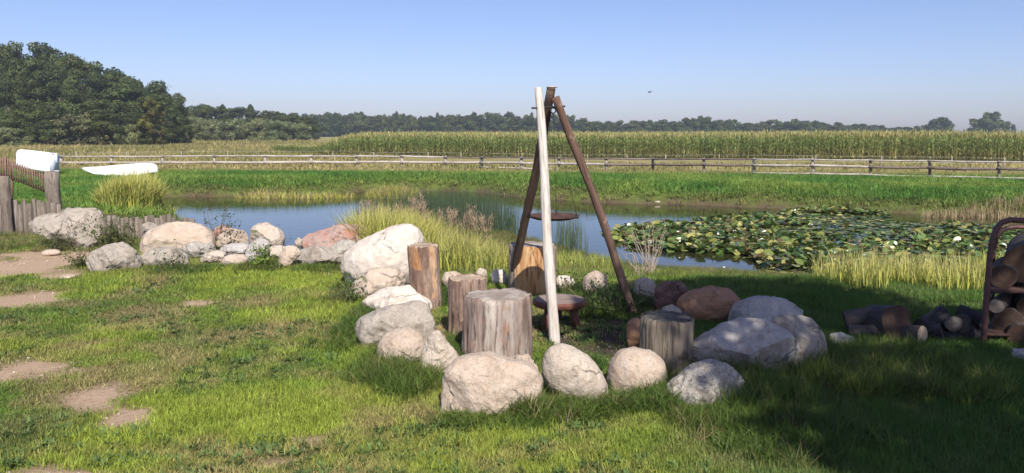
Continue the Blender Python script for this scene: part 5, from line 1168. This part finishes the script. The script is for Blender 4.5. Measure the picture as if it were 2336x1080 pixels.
# ------------------------------------------------------------------ bird
bp = at(1482, 211, 45); bd = empty('flying_bird', bp); tag(bd, 'small dark bird flying over the maize', 'bird')
MB().tube([(-0.13, 0, 0), (-0.06, 0, 0.0), (0.03, 0, 0.01), (0.09, 0, 0.015), (0.12, 0, 0.01)], [0.006, 0.03, 0.035, 0.02, 0.004], 8).build('body', M_bird, bd)
for sgn in (-1, 1):
    V = np.array([(-0.03, 0.02*sgn, 0.01), (0.05, 0.02*sgn, 0.012), (0.035, 0.11*sgn, 0.07), (-0.02, 0.10*sgn, 0.065), (-0.06, 0.22*sgn, 0.05), (-0.03, 0.22*sgn, 0.052)]); V = np.vstack([V, V-np.array([0, 0, 0.006])])
    nobj('wing', V, [np.array([[0, 1, 2, 3], [3, 2, 5, 4], [7, 6, 9, 8], [8, 9, 10, 11], [0, 3, 9, 6], [1, 7, 8, 2]])], M_bird, bd)
bd.rotation_euler = (0, 0, 0.8)

# ------------------------------------------------------------------ the tree behind the viewer whose shade lies on the lawn
shade_px = [(1960,1120),(1800,1010),(1650,965),(1560,900),(1525,850),(1440,800),(1330,770),(1290,748),(1340,712),(1400,680),(1400,655),(1480,640),(1600,634),(1750,632),(1900,655),(2050,692),(2200,735),(2330,790)]
SP = [onz(a, b_, 0)[:2] for a, b_ in shade_px]+[np.array([6.8, 5.6]), np.array([7.6, 3.6]), np.array([6.0, 1.4]), np.array([3.2, 1.8])]
SP = np.array(SP); cc = SP.mean(0)
rg = np.random.default_rng(77); blobs = []
def ctr(gx_, gy_, z_): t = z_/SUN.z; return np.array([gx_+SUN.x*t, gy_+SUN.y*t, z_])
cand = rg.uniform(SP.min(0), SP.max(0), (4000, 2)); ins = inpoly(cand[:, 0], cand[:, 1], SP)
def dpoly(p):
    best = 1e9; n = len(SP)
    for i_ in range(n):
        a, b_ = SP[i_], SP[(i_+1) % n]; d = b_-a; t = np.clip(np.dot(p-a, d)/np.dot(d, d), 0, 1); best = min(best, np.hypot(*(p-a-t*d)))
    return best
for p_ in cand[ins]:
    if len(blobs) >= 230: break
    dd = dpoly(p_); r_ = rg.uniform(0.35, 0.7)
    if dd < r_*0.62: r_ = dd/0.62
    if r_ < 0.18: continue
    e = min(1, dd/1.6); z_ = 6.2+rg.uniform(-1, 1)*(0.5+1.3*e); blobs.append((ctr(p_[0], p_[1], z_), r_))
V, Q, ca = leaf_cloud(rg, blobs, 30000, 0.075, 0.8, 0.8)
tb = ctr(cc[0]+0.4, cc[1]-0.6, 0.0)+0; c0 = ctr(cc[0], cc[1], 6.0); tb = np.array([c0[0]+0.9, c0[1]-0.8, 0.0])
stt = empty('garden_tree', tb); tag(stt, 'leafy garden tree behind the viewer casting the shade on the right of the lawn', 'tree')
nobj('crown', V-tb, [Q], leaf_mat('garden_tree_leaves', 0.6, 0.12, inst=False, base=(0.06, 0.09, 0.025)), stt, False, {'shade': ('FLOAT_COLOR', ca)})
mb = MB(); mb.tube([(0, 0, -0.2), (0.03, 0.02, 1.8), (-0.1, 0.1, 3.4), (-0.5, 0.5, 5.2)], [0.24, 0.18, 0.14, 0.06], 12, wob=0.1)
for k_ in range(22):
    c_ = blobs[int(rg.integers(len(blobs)))][0]-tb; z0_ = rg.uniform(2.2, 4.2); s0 = np.array([-0.1*z0_/3.4, 0.1*z0_/3.4, z0_]); mb.tube([s0, s0*0.5+c_*0.5+np.array([0, 0, .25]), c_], [0.07, 0.045, 0.015], 6)
mb.build('trunk', M_bark, stt)

# ------------------------------------------------------------------ haze
HZ = 660
bm = bmesh.new(); bmesh.ops.create_cube(bm, size=1)
for v in bm.verts: v.co = Vector((v.co.x*2*HZ, v.co.y*2*HZ, -3.2+(v.co.z+0.5)*28))
mh = bpy.data.materials.new('haze_air'); mh.use_nodes = True; t = mh.node_tree; t.nodes.clear(); ou = t.nodes.new('ShaderNodeOutputMaterial'); vo = t.nodes.new('ShaderNodeVolumePrincipled')
vo.inputs['Color'].default_value = (0.80, 0.88, 1.0, 1); vo.inputs['Density'].default_value = 0.0005; vo.inputs['Anisotropy'].default_value = 0.2; t.links.new(vo.outputs[0], ou.inputs['Volume'])
tag(bobj('haze', bm, mh, smooth=False), kind='stuff')
